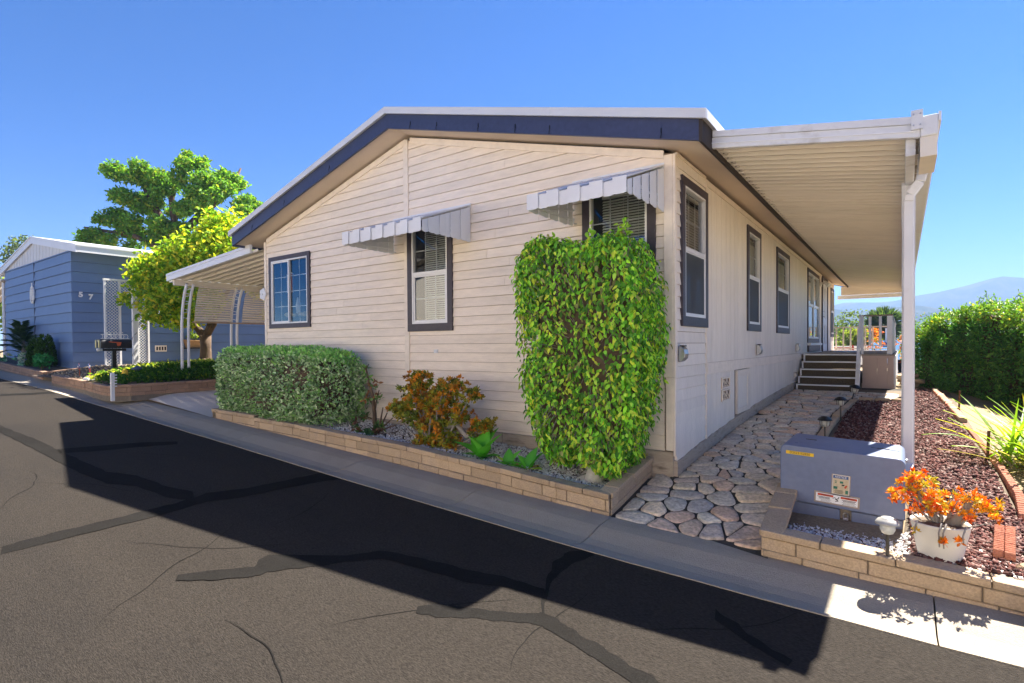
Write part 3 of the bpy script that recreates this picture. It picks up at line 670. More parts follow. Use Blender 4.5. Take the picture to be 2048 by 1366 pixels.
# ------------------------------------------------------------------ patio cover along the side wall
pc = thing('patio_cover', 'white aluminium patio cover with beige ribbed underside along the side wall', 'patio cover', (.04, 6, .35))
PX0, PX1, PZ0, PZ1, PY0, PY1 = -1.385, .10, 3.30, 3.055, 5.03, 19.95
def pz(x): return PZ0+(PZ1-PZ0)*(x-PX0)/(PX1-PX0)
y = PY0; W = .152
while y < PY1-.01:
    a, b = y, y+W-.001; m = MB()
    for X in (PX0, PX1):
        z = pz(X); sec = [(a, z+.0), (a+.002, z-.032), (a+.024, z-.032), (a+.05, z-.004), (b-.02, z+.002), (b, z+.003)]
        m.v += [(X, yy, zz) for yy, zz in sec]+[(X, yy, zz+.004) for yy, zz in sec]
    k = 6
    m.f = [(i, i+1, 2*k+i+1, 2*k+i) for i in range(k-1)]+[(k+i, 3*k+i, 3*k+i+1, k+i+1) for i in range(k-1)]
    m.build('roof_pan', 'pan_beige', pc); y += W
# ledger on the eave, front beam, gutter
MB().hexa([(PX0-.02,PY0,pz(PX0)-.02),(PX0+.05,PY0,pz(PX0)-.025),(PX0+.05,PY1,pz(PX0)-.025),(PX0-.02,PY1,pz(PX0)-.02),(PX0-.02,PY0,pz(PX0)-.004),(PX0+.05,PY0,pz(PX0)-.01),(PX0+.05,PY1,pz(PX0)-.01),(PX0-.02,PY1,pz(PX0)-.004)]).build('ledger', 'pan_beige', pc)
y = PY0+.06
while y < 13:
    MB().lathe([(.007,-.006),(.007,0)], (PX0+.03, y, pz(PX0)-.028), 6).build('screw', 'bronze', pc); y += .152
def strip(x0, x1, y0, y1, lo, hi): return MB().hexa([(x0,y0,pz(x0)+lo),(x1,y0,pz(x1)+lo),(x1,y1,pz(x1)+lo),(x0,y1,pz(x0)+lo),(x0,y0,pz(x0)+hi),(x1,y0,pz(x1)+hi),(x1,y1,pz(x1)+hi),(x0,y1,pz(x0)+hi)])
strip(PX0-.005, .1, 4.985, 5.028, -.05, .045).build('front_fascia', 'white_dirty', pc, bevel=.004)
strip(PX0+.005, .075, 4.972, 4.9845, .0455, .1).build('front_fascia', 'white_dirty', pc)
strip(PX0+.005, .1, 4.985, 5.028, .0455, .1).build('front_fascia', 'white_dirty', pc)
strip(PX0-.005, .075, 4.976, 4.9845, -.012, -.004).build('trim_bead', 'white_metal', pc)
B(.045, .115, 4.955, 4.971, 3.06, 3.2).build('corner_plate', 'white_dirty', pc)
for dx, dz in ((.06, 3.09), (.1, 3.17), (.06, 3.17), (.1, 3.09)): MB().tube([(dx, 4.955, dz), (dx, 4.949, dz)], .006, 6).build('bolt', 'steel', pc)
gut = B(.1005, .205, 4.975, PY1, 3.005, 3.155).build('gutter', 'white_dirty', pc, bevel=.01, seg=2)
B(.2055, .222, 4.975, PY1, 3.10, 3.165).build('gutter_lip', 'white_metal', gut)
B(.012, .075, 5.06, PY1, 2.90, 3.045).build('beam', 'white_dirty', pc, bevel=.004)
B(.1, .2, 4.99, 5.5, 2.86, 3.004).build('beam_end', 'pan_beige', pc)
B(PX0-.2, .12, PY1+.001, PY1+.06, 2.99, 3.26).build('end_fascia', 'pan_beige', pc)
B(PX0-.3, .12, PY1+.0605, PY1+.1, 2.87, 2.985).build('end_fascia', 'white_dirty', pc)
for yy in (6.02, 11.4, 16.8):
    m = MB(); zb = H(yy)-.05; x0, x1, a, b = -.008, .088, yy-.045, yy+.045
    pr = [(x0,a),(x0+.03,a),(x0+.036,a+.008),(x1-.036,a+.008),(x1-.03,a),(x1,a),(x1,b),(x0,b)]
    m.prism([(px, py, zb) for px, py in pr], (0, 0, 2.899-zb)); m.build('post', 'white_metal', pc)
B(-.012, .09, 6.0, 6.08, 2.55, 2.93).build('post_bracket', 'white_dirty', pc)
ds = MB()
def duct(m, pts, w, d):
    for p, q in zip(pts[:-1], pts[1:]): m.bar(p, q, w, d, (0,1,0))
duct(ds, [(.14, 5.92, 3.004), (.132, 5.92, 2.95)], .075, .06); ds.build('downspout', 'white_metal', pc, bevel=.008)
duct2 = MB(); duct(duct2, [(.132, 5.92, 2.955), (.118, 5.92, 2.90), (.048, 5.92, 2.80), (.04, 5.92, 2.74)], .075, .06); duct2.build('downspout_elbow', 'white_metal', pc, bevel=.008)
m = MB(); duct(m, [(.04, 5.93, 2.745), (.04, 5.93, H(5.93)+.02)], .08, .06); m.build('downspout_pipe', 'white_metal', pc, bevel=.008)
m = MB(); duct(m, [(.04, 5.92, H(5.9)+.09), (.05, 5.8, H(5.8)+.03)], .082, .06); m.build('downspout_shoe', 'white_dirty', pc)

# ------------------------------------------------------------------ carport on the far side
cp = thing('carport', 'cream aluminium carport with curved double posts beside the driveway', 'carport', (-12.3, 5.15, 1.0))
CX0, CX1, CZ0, CZ1, CY0, CY1 = -9.03, -12.5, 3.19, 2.945, 4.97, 11.2
def cz(x): return CZ0+(CZ1-CZ0)*(x-CX0)/(CX1-CX0)
y = CY0; W = .205
while y < CY1:
    a, b = y, y+W-.002; m = MB()
    for X in (CX0, CX1):
        z = cz(X); sec = [(a, z), (a+.003, z-.04), (a+.04, z-.04), (a+.08, z-.004), (b-.02, z+.002), (b, z+.003)]
        m.v += [(X, yy, zz) for yy, zz in sec]+[(X, yy, zz+.004) for yy, zz in sec]
    k = 6; m.f = [(i, i+1, 2*k+i+1, 2*k+i) for i in range(k-1)]+[(k+i, 3*k+i, 3*k+i+1, k+i+1) for i in range(k-1)]
    m.build('roof_pan', 'pan_beige', cp); y += W
def cstrip(x0, x1, y0, y1, lo, hi): return MB().hexa([(x0,y0,cz(x0)+lo),(x1,y0,cz(x1)+lo),(x1,y1,cz(x1)+lo),(x0,y1,cz(x0)+lo),(x0,y0,cz(x0)+hi),(x1,y0,cz(x1)+hi),(x1,y1,cz(x1)+hi),(x0,y1,cz(x0)+hi)])
cstrip(-12.58, -9.2, 4.92, 4.968, -.05, .05).build('front_fascia', 'white_metal', cp, bevel=.004)
cstrip(-12.58, -9.2, 4.912, 4.968, .0505, .10).build('front_fascia', 'white_metal', cp, bevel=.004)
B(-12.58, -12.505, 4.97, CY1, 2.87, 3.03).build('gutter', 'white_metal', cp, bevel=.006)
B(-12.44, -12.38, 4.99, CY1, 2.80, 2.925).build('beam', 'pan_beige', cp, bevel=.004)
cpro = [(-12.3,.85),(-12.3,1.75),(-12.285,2.05),(-12.235,2.35),(-12.14,2.62),(-12.03,2.81)]
def cprof(t):
    i = min(int(t*(len(cpro)-1)), len(cpro)-2); u = t*(len(cpro)-1)-i; return tuple(a+(b-a)*u for a, b in zip(cpro[i], cpro[i+1]))
for yy in (5.09, 6.12, 8.6):
    for dy in (0, .13):
        MB().tube([(x, yy+dy, z) for x, z in [cprof(k/14) for k in range(15)]], .028, 10).build('post', 'white_metal', cp, smooth=True)
    m = MB()
    for k in range(9): x, z = cprof(.45+.06*k); m.tube([(x, yy, z), (x, yy+.13, z+.03*(1 if k % 2 else -1))], .008, 5)
    m.build('post_lacing', 'white_metal', cp)
n = 17
for k in range(n):   # curved sun screen: long slats between the posts
    t0, t1 = .40+.6*k/n, .40+.6*(k+1)/n; (xa, za), (xb, zb_) = cprof(t0), cprof(t1); xm, zm = (xa+xb)/2, (za+zb_)/2
    for (y0, y1) in ((5.32, 6.1), (6.34, 8.58)):
        MB().add([(xa+.03,y0,za),(xa+.03,y1,za),(xm+.042,y1,zm-.004),(xm+.042,y0,zm-.004),(xb+.03,y1,zb_-.010),(xb+.03,y0,zb_-.010)], [(0,1,2,3),(3,2,4,5)]).build('screen_slat', 'pan_beige', cp)
B(-12.29, -12.24, 5.3, 8.58, 2.015, 2.045).build('screen_rail', 'edge_tan', cp)
m = MB()
for k in range(14): a = k*.5; m.v.append((-12.3, 6.215+.05*math.cos(a)*(1-k/18), 1.5+.05*math.sin(a)*(1-k/18)))
sp = MB().tube(m.v, .006, 5); sp.tube([(x, y, z-.13) for x, y, z in m.v], .006, 5); sp.build('scroll', 'black', cp)

# ------------------------------------------------------------------ porch: deck, steps and railings
po = thing('porch', 'raised porch with carpeted steps, white nosings and white railings', 'porch', (-.9, 13.5, .6))
SX0, SX1 = -1.70, -.68; SY = [11.87,12.12,12.37,12.62,12.87]; SZ = [.69,.83,.97,1.115,1.258]
for i, (yy, zz) in enumerate(zip(SY, SZ)):
    zprev = SZ[i-1] if i else H(11.9)-.02
    B(SX0+.03, SX1-.03, yy+.02, yy+.05, zprev+.001, zz-.026).build('riser', 'carpet', po)
    if i < 4: B(SX0+.0305, SX1-.0305, yy+.006, SY[i+1]+.019, zz-.025, zz-.001).build('tread', 'carpet', po)
    B(SX0, SX1, yy-.02, yy+.005, zz-.022, zz+.004).build('nosing', 'white_metal', po)
    B(SX0, SX0+.028, yy+.0055, yy+.05, zprev+.002, zz-.023).build('side_trim', 'white_metal', po); B(SX1-.028, SX1, yy+.0055, yy+.05, zprev+.002, zz-.023).build('side_trim', 'white_metal', po)
B(-1.73, -.12, 12.876, 19.6, 1.232, 1.262).build('deck', 'deck', po)
B(-1.5, -.95, 15.9, 17.2, 1.2625, 1.275).build('door_mat', 'black', po)
for (a, b) in ((-.655, -.41), (-.407, -.245), (-.242, -.14)):
    B(a, b, 12.9, 12.92, H(13)-.02, 1.19).build('skirt_panel', 'skirt_pink', po)
B(-.665, -.13, 12.885, 12.93, 1.191, 1.231).build('skirt_rail', 'skirt_pink', po); B(-.665, -.13, 12.88, 12.899, H(13)-.02, H(13)+.08).build('skirt_rail', 'skirt_pink', po)
B(-.139, -.11, 12.9, 19.6, H(14)-.05, 1.231).build('side_skirt', 'white_dirty', po)
def zr(y): return 2.05-.0*(y-12.95)
for x in (-.66, -.53, -.36): B(x-.024, x+.024, 12.95, 12.99, 1.45 if x > -.6 else 1.263, 2.015).build('baluster', 'white_metal', po)
B(-.25, -.16, 12.93, 13.02, 1.263, 2.02).build('corner_post', 'white_metal', po)
B(-.70, -.15, 12.93, 13.01, 2.021, 2.05).build('top_rail', 'bronze', po); B(-.69, -.252, 12.955, 12.985, 1.43, 1.449).build('bottom_rail', 'white_metal', po)
MB().bar((-.70, 11.93, H(11.9)), (-.695, 12.42, 1.36), .05, .05).build('stair_post', 'white_metal', po)
MB().bar((-.695, 12.42, 1.36), (-.675, 12.93, 2.03), .06, .05).build('stair_rail', 'white_metal', po)
MB().tube([(-.66, 11.95, .66), (-.655, 12.2, 1.2)], .012, 6).build('stair_brace', 'white_metal', po)
for k in range(22): yy = 13.25+.29*k; B(-.225, -.165, yy, yy+.03, 1.263, 2.0).build('baluster', 'white_metal', po)
B(-.24, -.15, 13.02, 19.6, 2.0005, 2.03).build('top_rail', 'bronze', po); B(-.215, -.175, 13.03, 19.5, 1.42, 1.44).build('bottom_rail', 'white_metal', po)
for k in range(8): x = -1.68+.19*k; B(x-.02, x+.02, 19.54, 19.57, 1.263, 1.955).build('baluster', 'trim_cream', po)
B(-1.74, -.25, 19.52, 19.6, 1.956, 1.99).build('top_rail', 'trim_cream', po); B(-1.74, -.25, 19.53, 19.58, 1.3, 1.325).build('bottom_rail', 'trim_cream', po)

# ------------------------------------------------------------------ stone path
sp = thing('stone_path', None, None, (-1.3, 7, .3)); struct(sp, 'flagstone path of rounded grey stones beside the cream house')
yy_ = [3.95+.12*i for i in range(75)]
def path_right(y): return float(np.interp(y, [3.9,4.05,4.9,8.2,8.5,10.6,10.66,13], [-.79,-.79,-.825,-.84,-.83,-.735,-.05,-.05]))
def path_left(y): return -1.945 if y < 5.04 else -1.735
m = MB()
for y in yy_: m.v += [(-2.05 if y < 5 else -1.80, y, H(y)-.012), (path_right(y)+.05, y, H(y)-.012)]
m.f = [(2*i, 2*i+1, 2*i+3, 2*i+2) for i in range(len(yy_)-1)]; m.build('joint_bed', 'joint', sp)
rg = np.random.default_rng(5)
def hp_clip(poly, p, q, gap):   # keep the side nearer p
    mx, my = (p[0]+q[0])/2, (p[1]+q[1])/2; nx_, ny_ = q[0]-p[0], q[1]-p[1]; L = math.hypot(nx_, ny_); nx_, ny_ = nx_/L, ny_/L
    return clip_poly(poly, nx_, ny_, nx_*mx+ny_*my-gap)
seeds = []
y = 3.98; row = 0
while y < 12.0:
    wv = np.interp(y, [4,5,7,12], [.235,.21,.22,.24]); hv = np.interp(y, [4,6,8,12], [.19,.165,.165,.175])
    x = path_left(y)+rg.uniform(.04, .16)
    while x < path_right(y)-.04: seeds.append((x+rg.uniform(-.05,.05), y+rg.uniform(-.085,.085))); x += wv*rg.uniform(.55, 1.5)
    y += hv*rg.uniform(.85, 1.1)
S = np.array(seeds)
for i, s in enumerate(seeds):
    d = np.hypot(*(S-np.array(s)).T); nb = np.argsort(d)[1:16]
    poly = [(path_left(s[1]), s[1]-.5), (path_right(s[1]), s[1]-.5), (path_right(s[1]), s[1]+.5), (path_left(s[1]), s[1]+.5)]
    gap = rg.uniform(.006, .012)
    for k in nb: poly = hp_clip(poly, s, seeds[k], gap)
    poly = clip_poly(poly, 0, -1, -4.065 if s[1] < 4.6 else -4.0); 
    if s[1] > 11: poly = clip_poly(poly, 0, 1, 11.86)
    poly = [p for j, p in enumerate(poly) if math.hypot(p[0]-poly[j-1][0], p[1]-poly[j-1][1]) > .012]
    if len(poly) < 4: continue
    ar = abs(sum(poly[j-1][0]*poly[j][1]-poly[j][0]*poly[j-1][1] for j in range(len(poly))))/2
    if ar < .004: continue
    c = np.mean(poly, axis=0)
    # round the corners once, wobble a little
    rp = []
    for j in range(len(poly)):
        p, q, r = np.array(poly[j-1]), np.array(poly[j]), np.array(poly[(j+1) % len(poly)])
        a_ = q+(p-q)*min(.32, .042/max(.01, np.hypot(*(p-q)))); b_ = q+(r-q)*min(.32, .042/max(.01, np.hypot(*(r-q))))
        rp += [a_+(c-q)*.0, (a_+b_+q*1.2)/3.2, b_]
    lo = [(p[0], p[1]) for p in rp]; n = len(lo); hh = rg.uniform(.012, .022); tx, ty = rg.uniform(-.03,.03,2)
    m = MB()
    def ringp(sc, h, wob=0): return [(c[0]+(p[0]-c[0])*sc, c[1]+(p[1]-c[1])*sc, H(c[1]+(p[1]-c[1])*sc)-.012+h+(tx*(p[0]-c[0])+ty*(p[1]-c[1]))*(h > .005)+rg.uniform(-wob,wob)) for p in lo]
    rings = [ringp(1, -.004), ringp(.988, hh*.6), ringp(.95, hh*.93, .0012), ringp(.62, hh*1.0, .0028)]
    m.v = [p for r in rings for p in r]+[(c[0], c[1], H(c[1])-.012+hh*1.02)]
    m.f = [(r*n+j, r*n+(j+1) % n, (r+1)*n+(j+1) % n, (r+1)*n+j) for r in range(3) for j in range(n)]+[(3*n+j, 3*n+(j+1) % n, 4*n) for j in range(n)]
    m.build('stone', 'stone', sp, smooth=True)

# ------------------------------------------------------------------ planters of split-face blocks
def block_wall(parent, line, courses, bmat, side=1, thick=.11, seed=1, jit=.004):
    """line: list of (x,y,z_base); courses: list of (height or None for cap, length)"""
    r = random.Random(seed)
    for (p, q) in zip(line[:-1], line[1:]):
        p, q = np.array(p, float), np.array(q, float); L = np.hypot(*(q-p)[:2]); dx, dy = (q-p)[:2]/L; nx_, ny_ = dy*side, -dx*side
        z = 0.0
        for ci, (h, ln, th) in enumerate(courses):
            t = -ln*r.uniform(.1, .6)
            while t < L:
                l = ln*r.uniform(.75, 1.25); a, b = max(0, t), min(L, t+l-.007); t += l
                if b-a < .012: continue
                o = r.uniform(-jit, jit)+(.012 if ci == len(courses)-1 else 0); dz = r.uniform(-.002,.002)
                def P(s, off, zz): 
                    f = s/L; return (p[0]+dx*s+nx_*off, p[1]+dy*s+ny_*off, p[2]+(q[2]-p[2])*f+zz)
                hh = h(p[0]+dx*a) if callable(h) else h; h2 = h(p[0]+dx*b) if callable(h) else h
                zz = z(p[0]) if callable(z) else z
                MB().hexa([P(a,o,zz+dz),P(b,o,zz+dz),P(b,-th,zz+dz),P(a,-th,zz+dz),P(a,o,zz+hh-.006+dz),P(b,o,zz+h2-.006+dz),P(b,-th,zz+h2-.006+dz),P(a,-th,zz+hh-.006+dz)]).build('block', bmat, parent, bevel=.007, seg=2)
            z += h if not callable(h) else 0
        m = MB(); e = .012
        def Pm(s, off, zz): f = s/L; return (p[0]+dx*s+nx_*off, p[1]+dy*s+ny_*off, p[2]+(q[2]-p[2])*f+zz)
        m.hexa([Pm(0,-e,-.1),Pm(L,-e,-.1),Pm(L,-thick+.01,-.1),Pm(0,-thick+.01,-.1),Pm(0,-e,z-.02),Pm(L,-e,z-.02),Pm(L,-thick+.01,z-.02),Pm(0,-thick+.01,z-.02)]).build('mortar', 'mortar', parent)
pl = thing('brick_planter', 'long tan block planter edging the bed below the front windows', 'planter', (-5.4, 4.1, .15))
stp = [-8.87,-7.6,-6.46,-5.5,-4.53,-3.8,-3.13,-2.5,-1.985]
for a, b in zip(stp[:-1], stp[1:]):
    ha, hb = front_cap(a)-front_base(a), front_cap(b)-front_base(b); hmean = (ha+hb)/2
    c1 = max(.035, hmean-.055-.10)
    block_wall(pl, [(a, YC, front_cap(a)-hmean-.0), (b, YC, front_cap(b)-hmean)], [(c1, .38, .1), (.10, .36, .1), (.055, .36, .13)], 'block_tan', 1, .11, seed=int(-a*10))
block_wall(pl, [(-1.978, YC+.035, .05), (-1.978, 5.04, .2)], [(.06,.36,.1),(.09,.36,.1),(.05,.36,.13)], 'block_tan', 1, .11, seed=3)
block_wall(pl, [(-8.87, 5.0, .36), (-8.87, YC+.002, .36)], [(.03,.36,.1),(.05,.36,.1),(.045,.36,.13)], 'block_tan', 1, .11, seed=4)
p2 = thing('brick_planter', 'tan block planter around the blue-grey utility box', 'planter', (.1, 4.0, .05))
block_wall(p2, [(-.785, 3.985, .035), (2.4, 3.93, -.09)], [(.05,.42,.1),(.09,.45,.1),(.052,.42,.14)], 'block_tan', 1, .11, seed=9)
block_wall(p2, [(-.815, 4.86, .165), (-.785, 3.987, .035)], [(.05,.36,.1),(.09,.4,.1),(.05,.36,.14)], 'block_tan', 1, .11, seed=10)
p3 = thing('brick_planter', 'brown block planter holding the green bed beside the driveway', 'planter', (-11.5, 4, .6))
block_wall(p3, [(-15.6, 3.72, .70), (-13.35, 3.72, .635), (-12.1, 3.62, .61), (-11.5, 3.62, .61)], [(.06,.3,.1),(.08,.3,.1),(.05,.34,.12)], 'block_brown', 1, .11, seed=12)
block_wall(p3, [(-11.5, 3.62, .61), (-11.32, 3.82, .62), (-11.4, 9.5, .62)], [(.07,.3,.1),(.09,.34,.1),(.055,.4,.12)], 'block_brown', 1, .11, seed=13)
p4 = thing('brick_planter', 'brown block planter below the gable of the blue house', 'planter', (-19, 3.9, .8))
block_wall(p4, [(-24.5, 3.9, 1.0), (-21.25, 3.9, .89), (-17.1, 3.9, .71)], [(.07,.3,.1),(.085,.3,.1),(.055,.34,.12)], 'block_brown', 1, .11, seed=14)
block_wall(p4, [(-17.1, 3.9, .71), (-17.0, 4.5, .78), (-16.9, 5.2, .82)], [(.07,.3,.1),(.08,.3,.1),(.05,.34,.12)], 'block_brown', 1, .11, seed=15)
B(-13.45, -13.15, 3.7, 3.84, .845, .885).build('cap_stone', 'paper', p3)

# bed fill surfaces
def sheet(name, xs, ys, zf, mt, label):
    m = MB(); m.v = [(x, y, zf(x, y)) for y in ys for x in xs]; n = len(xs)
    m.f = [(j*n+i, j*n+i+1, (j+1)*n+i+1, (j+1)*n+i) for j in range(len(ys)-1) for i in range(n-1)]
    o = m.build(name, mt, smooth=True); return struct(o, label)
def bedz(x, y): return front_cap(max(-8.86, min(-2.07, x)))-.06+.03*(y-4.2)
sheet('front_bed_soil', list(np.linspace(-8.8, -2.08, 40)), [4.19,4.4,4.6,4.8,5.06], bedz, 'soil_dark', 'dark soil of the front bed')
def bed2z(x, y): return np.interp(y, [4.05,4.4,5,6], [.175,.195,.25,.32])+0*x
def sbz(x, y):
    hi = max(H(y)-.005, float(np.interp(y, [4.05,4.4,5,5.6], [.165,.18,.235,.28]))); lo = float(np.interp(y, [4.05,4.7,5.3,5.6], [.085,.095,.2,hi])); f = min(1, max(0, (x+.03)/.12)); return lo+(hi-lo)*f
sheet('side_bed_soil', [-.72,-.5,-.3,-.1,-.03,.0,.03,.06,.09,.2,.35,.5,.68], list(np.linspace(4.08, 12.4, 56)), sbz, 'soil_dark', 'dark soil under the red lava rock')
sheet('neighbour_yard', list(np.linspace(-17.3, -11.46, 24)), list(np.linspace(3.75, 12, 24)), lambda x, y: yard(x, y)+.01, 'soil_dark', 'dark soil of the neighbouring yard')
sheet('gable_bed_soil', list(np.linspace(-24, -17.15, 10)), [3.98,4.2,4.58], lambda x, y: float(np.interp(x, [-24,-21.2,-17.1], [1.15,1.06,.88]))+.1*(y-4), 'soil_dark', 'dark soil of the bed under the blue gable')

# ------------------------------------------------------------------ loose stones
def rocks(name, P, size, cols, label, mt='rock', parent=None, flat=.7):
    P = np.asarray(P, float); N = len(P); oc = np.array([(1,0,0),(0,1,0),(-1,0,0),(0,-1,0),(0,0,1),(0,0,-1)], float)
    F = np.array([(0,1,4),(1,2,4),(2,3,4),(3,0,4),(1,0,5),(2,1,5),(3,2,5),(0,3,5)])
    A = RNG.normal(size=(N,3,3)); Qm, _ = np.linalg.qr(A); sc = size*RNG.uniform(.45, 1.3, (N,1))*np.stack([RNG.uniform(.7,1.3,N), RNG.uniform(.7,1.3,N), RNG.uniform(.45,.9,N)], 1)
    V = oc[None]*RNG.uniform(.7,1.15,(N,6,1)); V = V*sc[:,None,:]; V = np.einsum('nij,nkj->nki', Qm, V)+P[:,None,:]
    C = np.array(cols)[RNG.integers(0, len(cols), N)]*RNG.uniform(.75,1.2,(N,1)); C = np.repeat(C, 6, 0)
    o = fast(name, V.reshape(-1,3), (F[None]+6*np.arange(N)[:,None,None]).reshape(-1,3), mt, parent, C)
    tag(o, label, name.replace('_', ' '), kind='stuff'); return o
def scat(n, x0, x1, y0, y1, zf, f=None):
    x = RNG.uniform(x0, x1, n); y = RNG.uniform(y0, y1, n); k = np.array([True if f is None else f(a, b) for a, b in zip(x, y)]); x, y = x[k], y[k]
    return np.stack([x, y, [zf(a, b) for a, b in zip(x, y)]], 1)
white = [(.76,.75,.74),(.82,.81,.8),(.62,.61,.6),(.7,.68,.65),(.8,.79,.78)]
mixw = white+[(.2,.18,.16),(.3,.27,.24),(.12,.1,.09)]
Pn = np.concatenate([scat(9000, -8.7, -2.1, 4.2, 5.05, lambda x, y: bedz(x, y)+RNG.uniform(.002,.014)), scat(3500, -4.6, -2.1, 4.2, 5.05, lambda x, y: bedz(x, y)+RNG.uniform(.002,.014))])
rocks('white_gravel', Pn, .017, white+white+[(.2,.18,.16),(.25,.22,.2)], 'white marble gravel covering the front bed')
Pn = np.concatenate([scat(2300, -.7, .06, 4.1, 4.7, lambda x, y: sbz(x, y)+RNG.uniform(.002,.014)), scat(500, .3, 1.2, 4.08, 4.5, lambda x, y: sbz(x, y)+RNG.uniform(.002,.014))])
rocks('white_pebbles', Pn, .014, white*3+[(.12,.05,.04),(.1,.04,.035),(.3,.27,.24)], 'white pebbles in front of the utility box')
def edge_r(y): return float(np.interp(y, [4,4.6,5.14,6.5,8.2,10,12], [.46,.52,.69,.68,.615,.55,.46]))
red = [(.115,.045,.038),(.085,.035,.03),(.15,.065,.055),(.2,.115,.1),(.06,.03,.028),(.13,.05,.045),(.24,.17,.15)]
Pn = np.concatenate([scat(16000, -.66, .7, 5.0, 8.5, lambda x, y: sbz(x, y)+RNG.uniform(.002,.02), lambda x, y: -.64-.0*(y) < x < edge_r(y)-.03 and not (x < .05 and y < 5.5)),
    scat(9000, -.66, .7, 8.5, 12.8, lambda x, y: sbz(x, y)+RNG.uniform(.002,.02), lambda x, y: (x > -.66 if y < 10.45 else x > 0) and x < edge_r(y)-.03),
    scat(3600, .05, .7, 4.1, 5.1, lambda x, y: sbz(x, y)+RNG.uniform(.002,.02), lambda x, y: x < edge_r(y)+.2)])
rocks('lava_rock', Pn, .02, red, 'dark red lava rock mulch right of the path')
# ------------------------------------------------------------------ utility box
ub = thing('utility_box', 'blue-grey steel utility box with warning labels beside the path', 'utility box', (-.39, 5.05, .12))
BX0, BX1, BY0, BY1 = -.795, .02, 4.76, 5.36
def tilt(x, z): return z-.035*(x-BX0)/(BX1-BX0)
def rbox(x0, x1, y0, y1, z0, z1, r, n=5):   # front profile with rounded top corners, extruded back
    pr = [(x0, z0)]+[(x0+r-r*math.cos(a), z1-r+r*math.sin(a)) for a in [math.pi/2*k/n for k in range(n+1)]]+[(x1-r+r*math.sin(a), z1-r+r*math.cos(a)) for a in [math.pi/2*k/n for k in range(n+1)]]+[(x1, z0)]
    return MB().prism([(x, y0, tilt(x, z)) for x, z in pr], (0, y1-y0, 0))
rbox(BX0, BX1, BY0, BY1+.06, .25, .69, .045).build('lid', 'box_blue', ub, bevel=.01, seg=3)
for (a, b) in ((BX0+.045, -.385), (-.31, BX1-.015)):
    MB().hexa([(a,BY0+.018,tilt(a,.115)),(b,BY0+.018,tilt(b,.115)),(b,BY1-.02,tilt(b,.115)),(a,BY1-.02,tilt(a,.115)),(a,BY0+.018,tilt(a,.243)),(b,BY0+.018,tilt(b,.243)),(b,BY1-.02,tilt(b,.243)),(a,BY1-.02,tilt(a,.243))]).build('base_panel', 'box_blue', ub, bevel=.004)
B(-.384, -.311, BY0+.05, BY0+.2, .11, .222).build('lock_recess', 'pad', ub)
lk = B(-.365, -.33, BY0+.02, BY0+.045, .135, .165).build('padlock', 'steel', ub, bevel=.006, seg=2)
MB().tube([(-.362, BY0+.032, .16), (-.362, BY0+.032, .19), (-.355, BY0+.032, .2), (-.34, BY0+.032, .2), (-.333, BY0+.032, .19), (-.333, BY0+.032, .16)], .005, 6).build('shackle', 'steel', lk)
B(BX0+.03, BX1+.02, BY0-.045, BY1+.05, -.05, .118).build('concrete_pad', 'pad', ub, bevel=.015, seg=2)
zt = lambda x: tilt(x, .69)
for (x, y) in ((-.62, 5.14), (-.12, 5.12)): MB().hexa([(x-.04,y-.008,zt(x-.04)-.001),(x+.04,y-.008,zt(x+.04)-.001),(x+.04,y+.008,zt(x+.04)-.001),(x-.04,y+.008,zt(x-.04)-.001),(x-.04,y-.008,zt(x-.04)+.004),(x+.04,y-.008,zt(x+.04)+.004),(x+.04,y+.008,zt(x+.04)+.004),(x-.04,y+.008,zt(x-.04)+.004)]).build('lid_slot', 'black', ub)
MB().lathe([(.014,0),(.014,.004),(.006,.005)], (-.70, 4.9, zt(-.70)), 10).build('lid_bolt', 'box_blue', ub)
MB().tube([(BX1+.003, 5.05, .60), (BX1+.012, 5.05, .60)], .012, 8).build('side_bolt', 'steel', ub)
MB().tube([(-.2, 5.12, zt(-.2)+.001), (-.02, 5.1, zt(-.02)+.001), (BX1-.02, 5.08, zt(BX1)-.012), (BX1+.003, 5.05, zt(BX1)-.06)], .002, 4).build('cable', 'black', ub)
dn_ = Vector((BX1-BX0, 0, -.035)).normalized(); upv = Vector((0,-1,0)).cross(dn_)*-1
upv = Vector((.035, 0, BX1-BX0)).normalized()
def label_box(name, x, z, w, h, mt, d=.0015, parent=None, rot=0):
    c = Vector((x, BY0-d, tilt(x, z))); r = dn_; u = upv
    if rot: q = Matrix.Rotation(rot, 3, 'Y'); r = q@dn_; u = q@upv
    p = [c-r*w/2-u*h/2, c+r*w/2-u*h/2, c+r*w/2+u*h/2, c-r*w/2+u*h/2]
    return MB().prism(p, (0, d-.0003, 0)).build(name, mt, parent or ub)
lb = label_box('number_plate', -.655, .632, .195, .026, 'yellow')
text('D2523152850', .026, (-.655, BY0-.0022, tilt(-.655, .632)), dn_, upv, 'ink', lb, 'plate_number', .96)
rs = label_box('glue_residue', -.377, .43, .125, .165, 'residue', .0006)
nb_ = label_box('notice_label', -.377, .435, .105, .145, 'paper_tan', .0014)
label_box('notice_border', -.377, .435, .11, .15, 'white_ink', .001, nb_)
label_box('notice_band', -.377, .493, .1, .022, 'blue_ink', .002, nb_)
text('NOTICE', .022, (-.377, BY0-.0027, tilt(-.377, .493)), dn_, upv, 'white_ink', nb_, 'notice_word', .95)
for (x, z, w_, h_) in ((-.412, .41, .026, .02), (-.372, .455, .022, .016), (-.339, .385, .018, .026), (-.41, .46, .014, .006), (-.41, .449, .012, .006)): 
    label_box('notice_picture', x, z, w_, h_, 'green_ink', .002, nb_)
label_box('notice_picture', -.362, .435, .018, .01, 'ink', .002, nb_); label_box('notice_picture', -.345, .425, .012, .024, 'orange_red', .0021, nb_, .5)
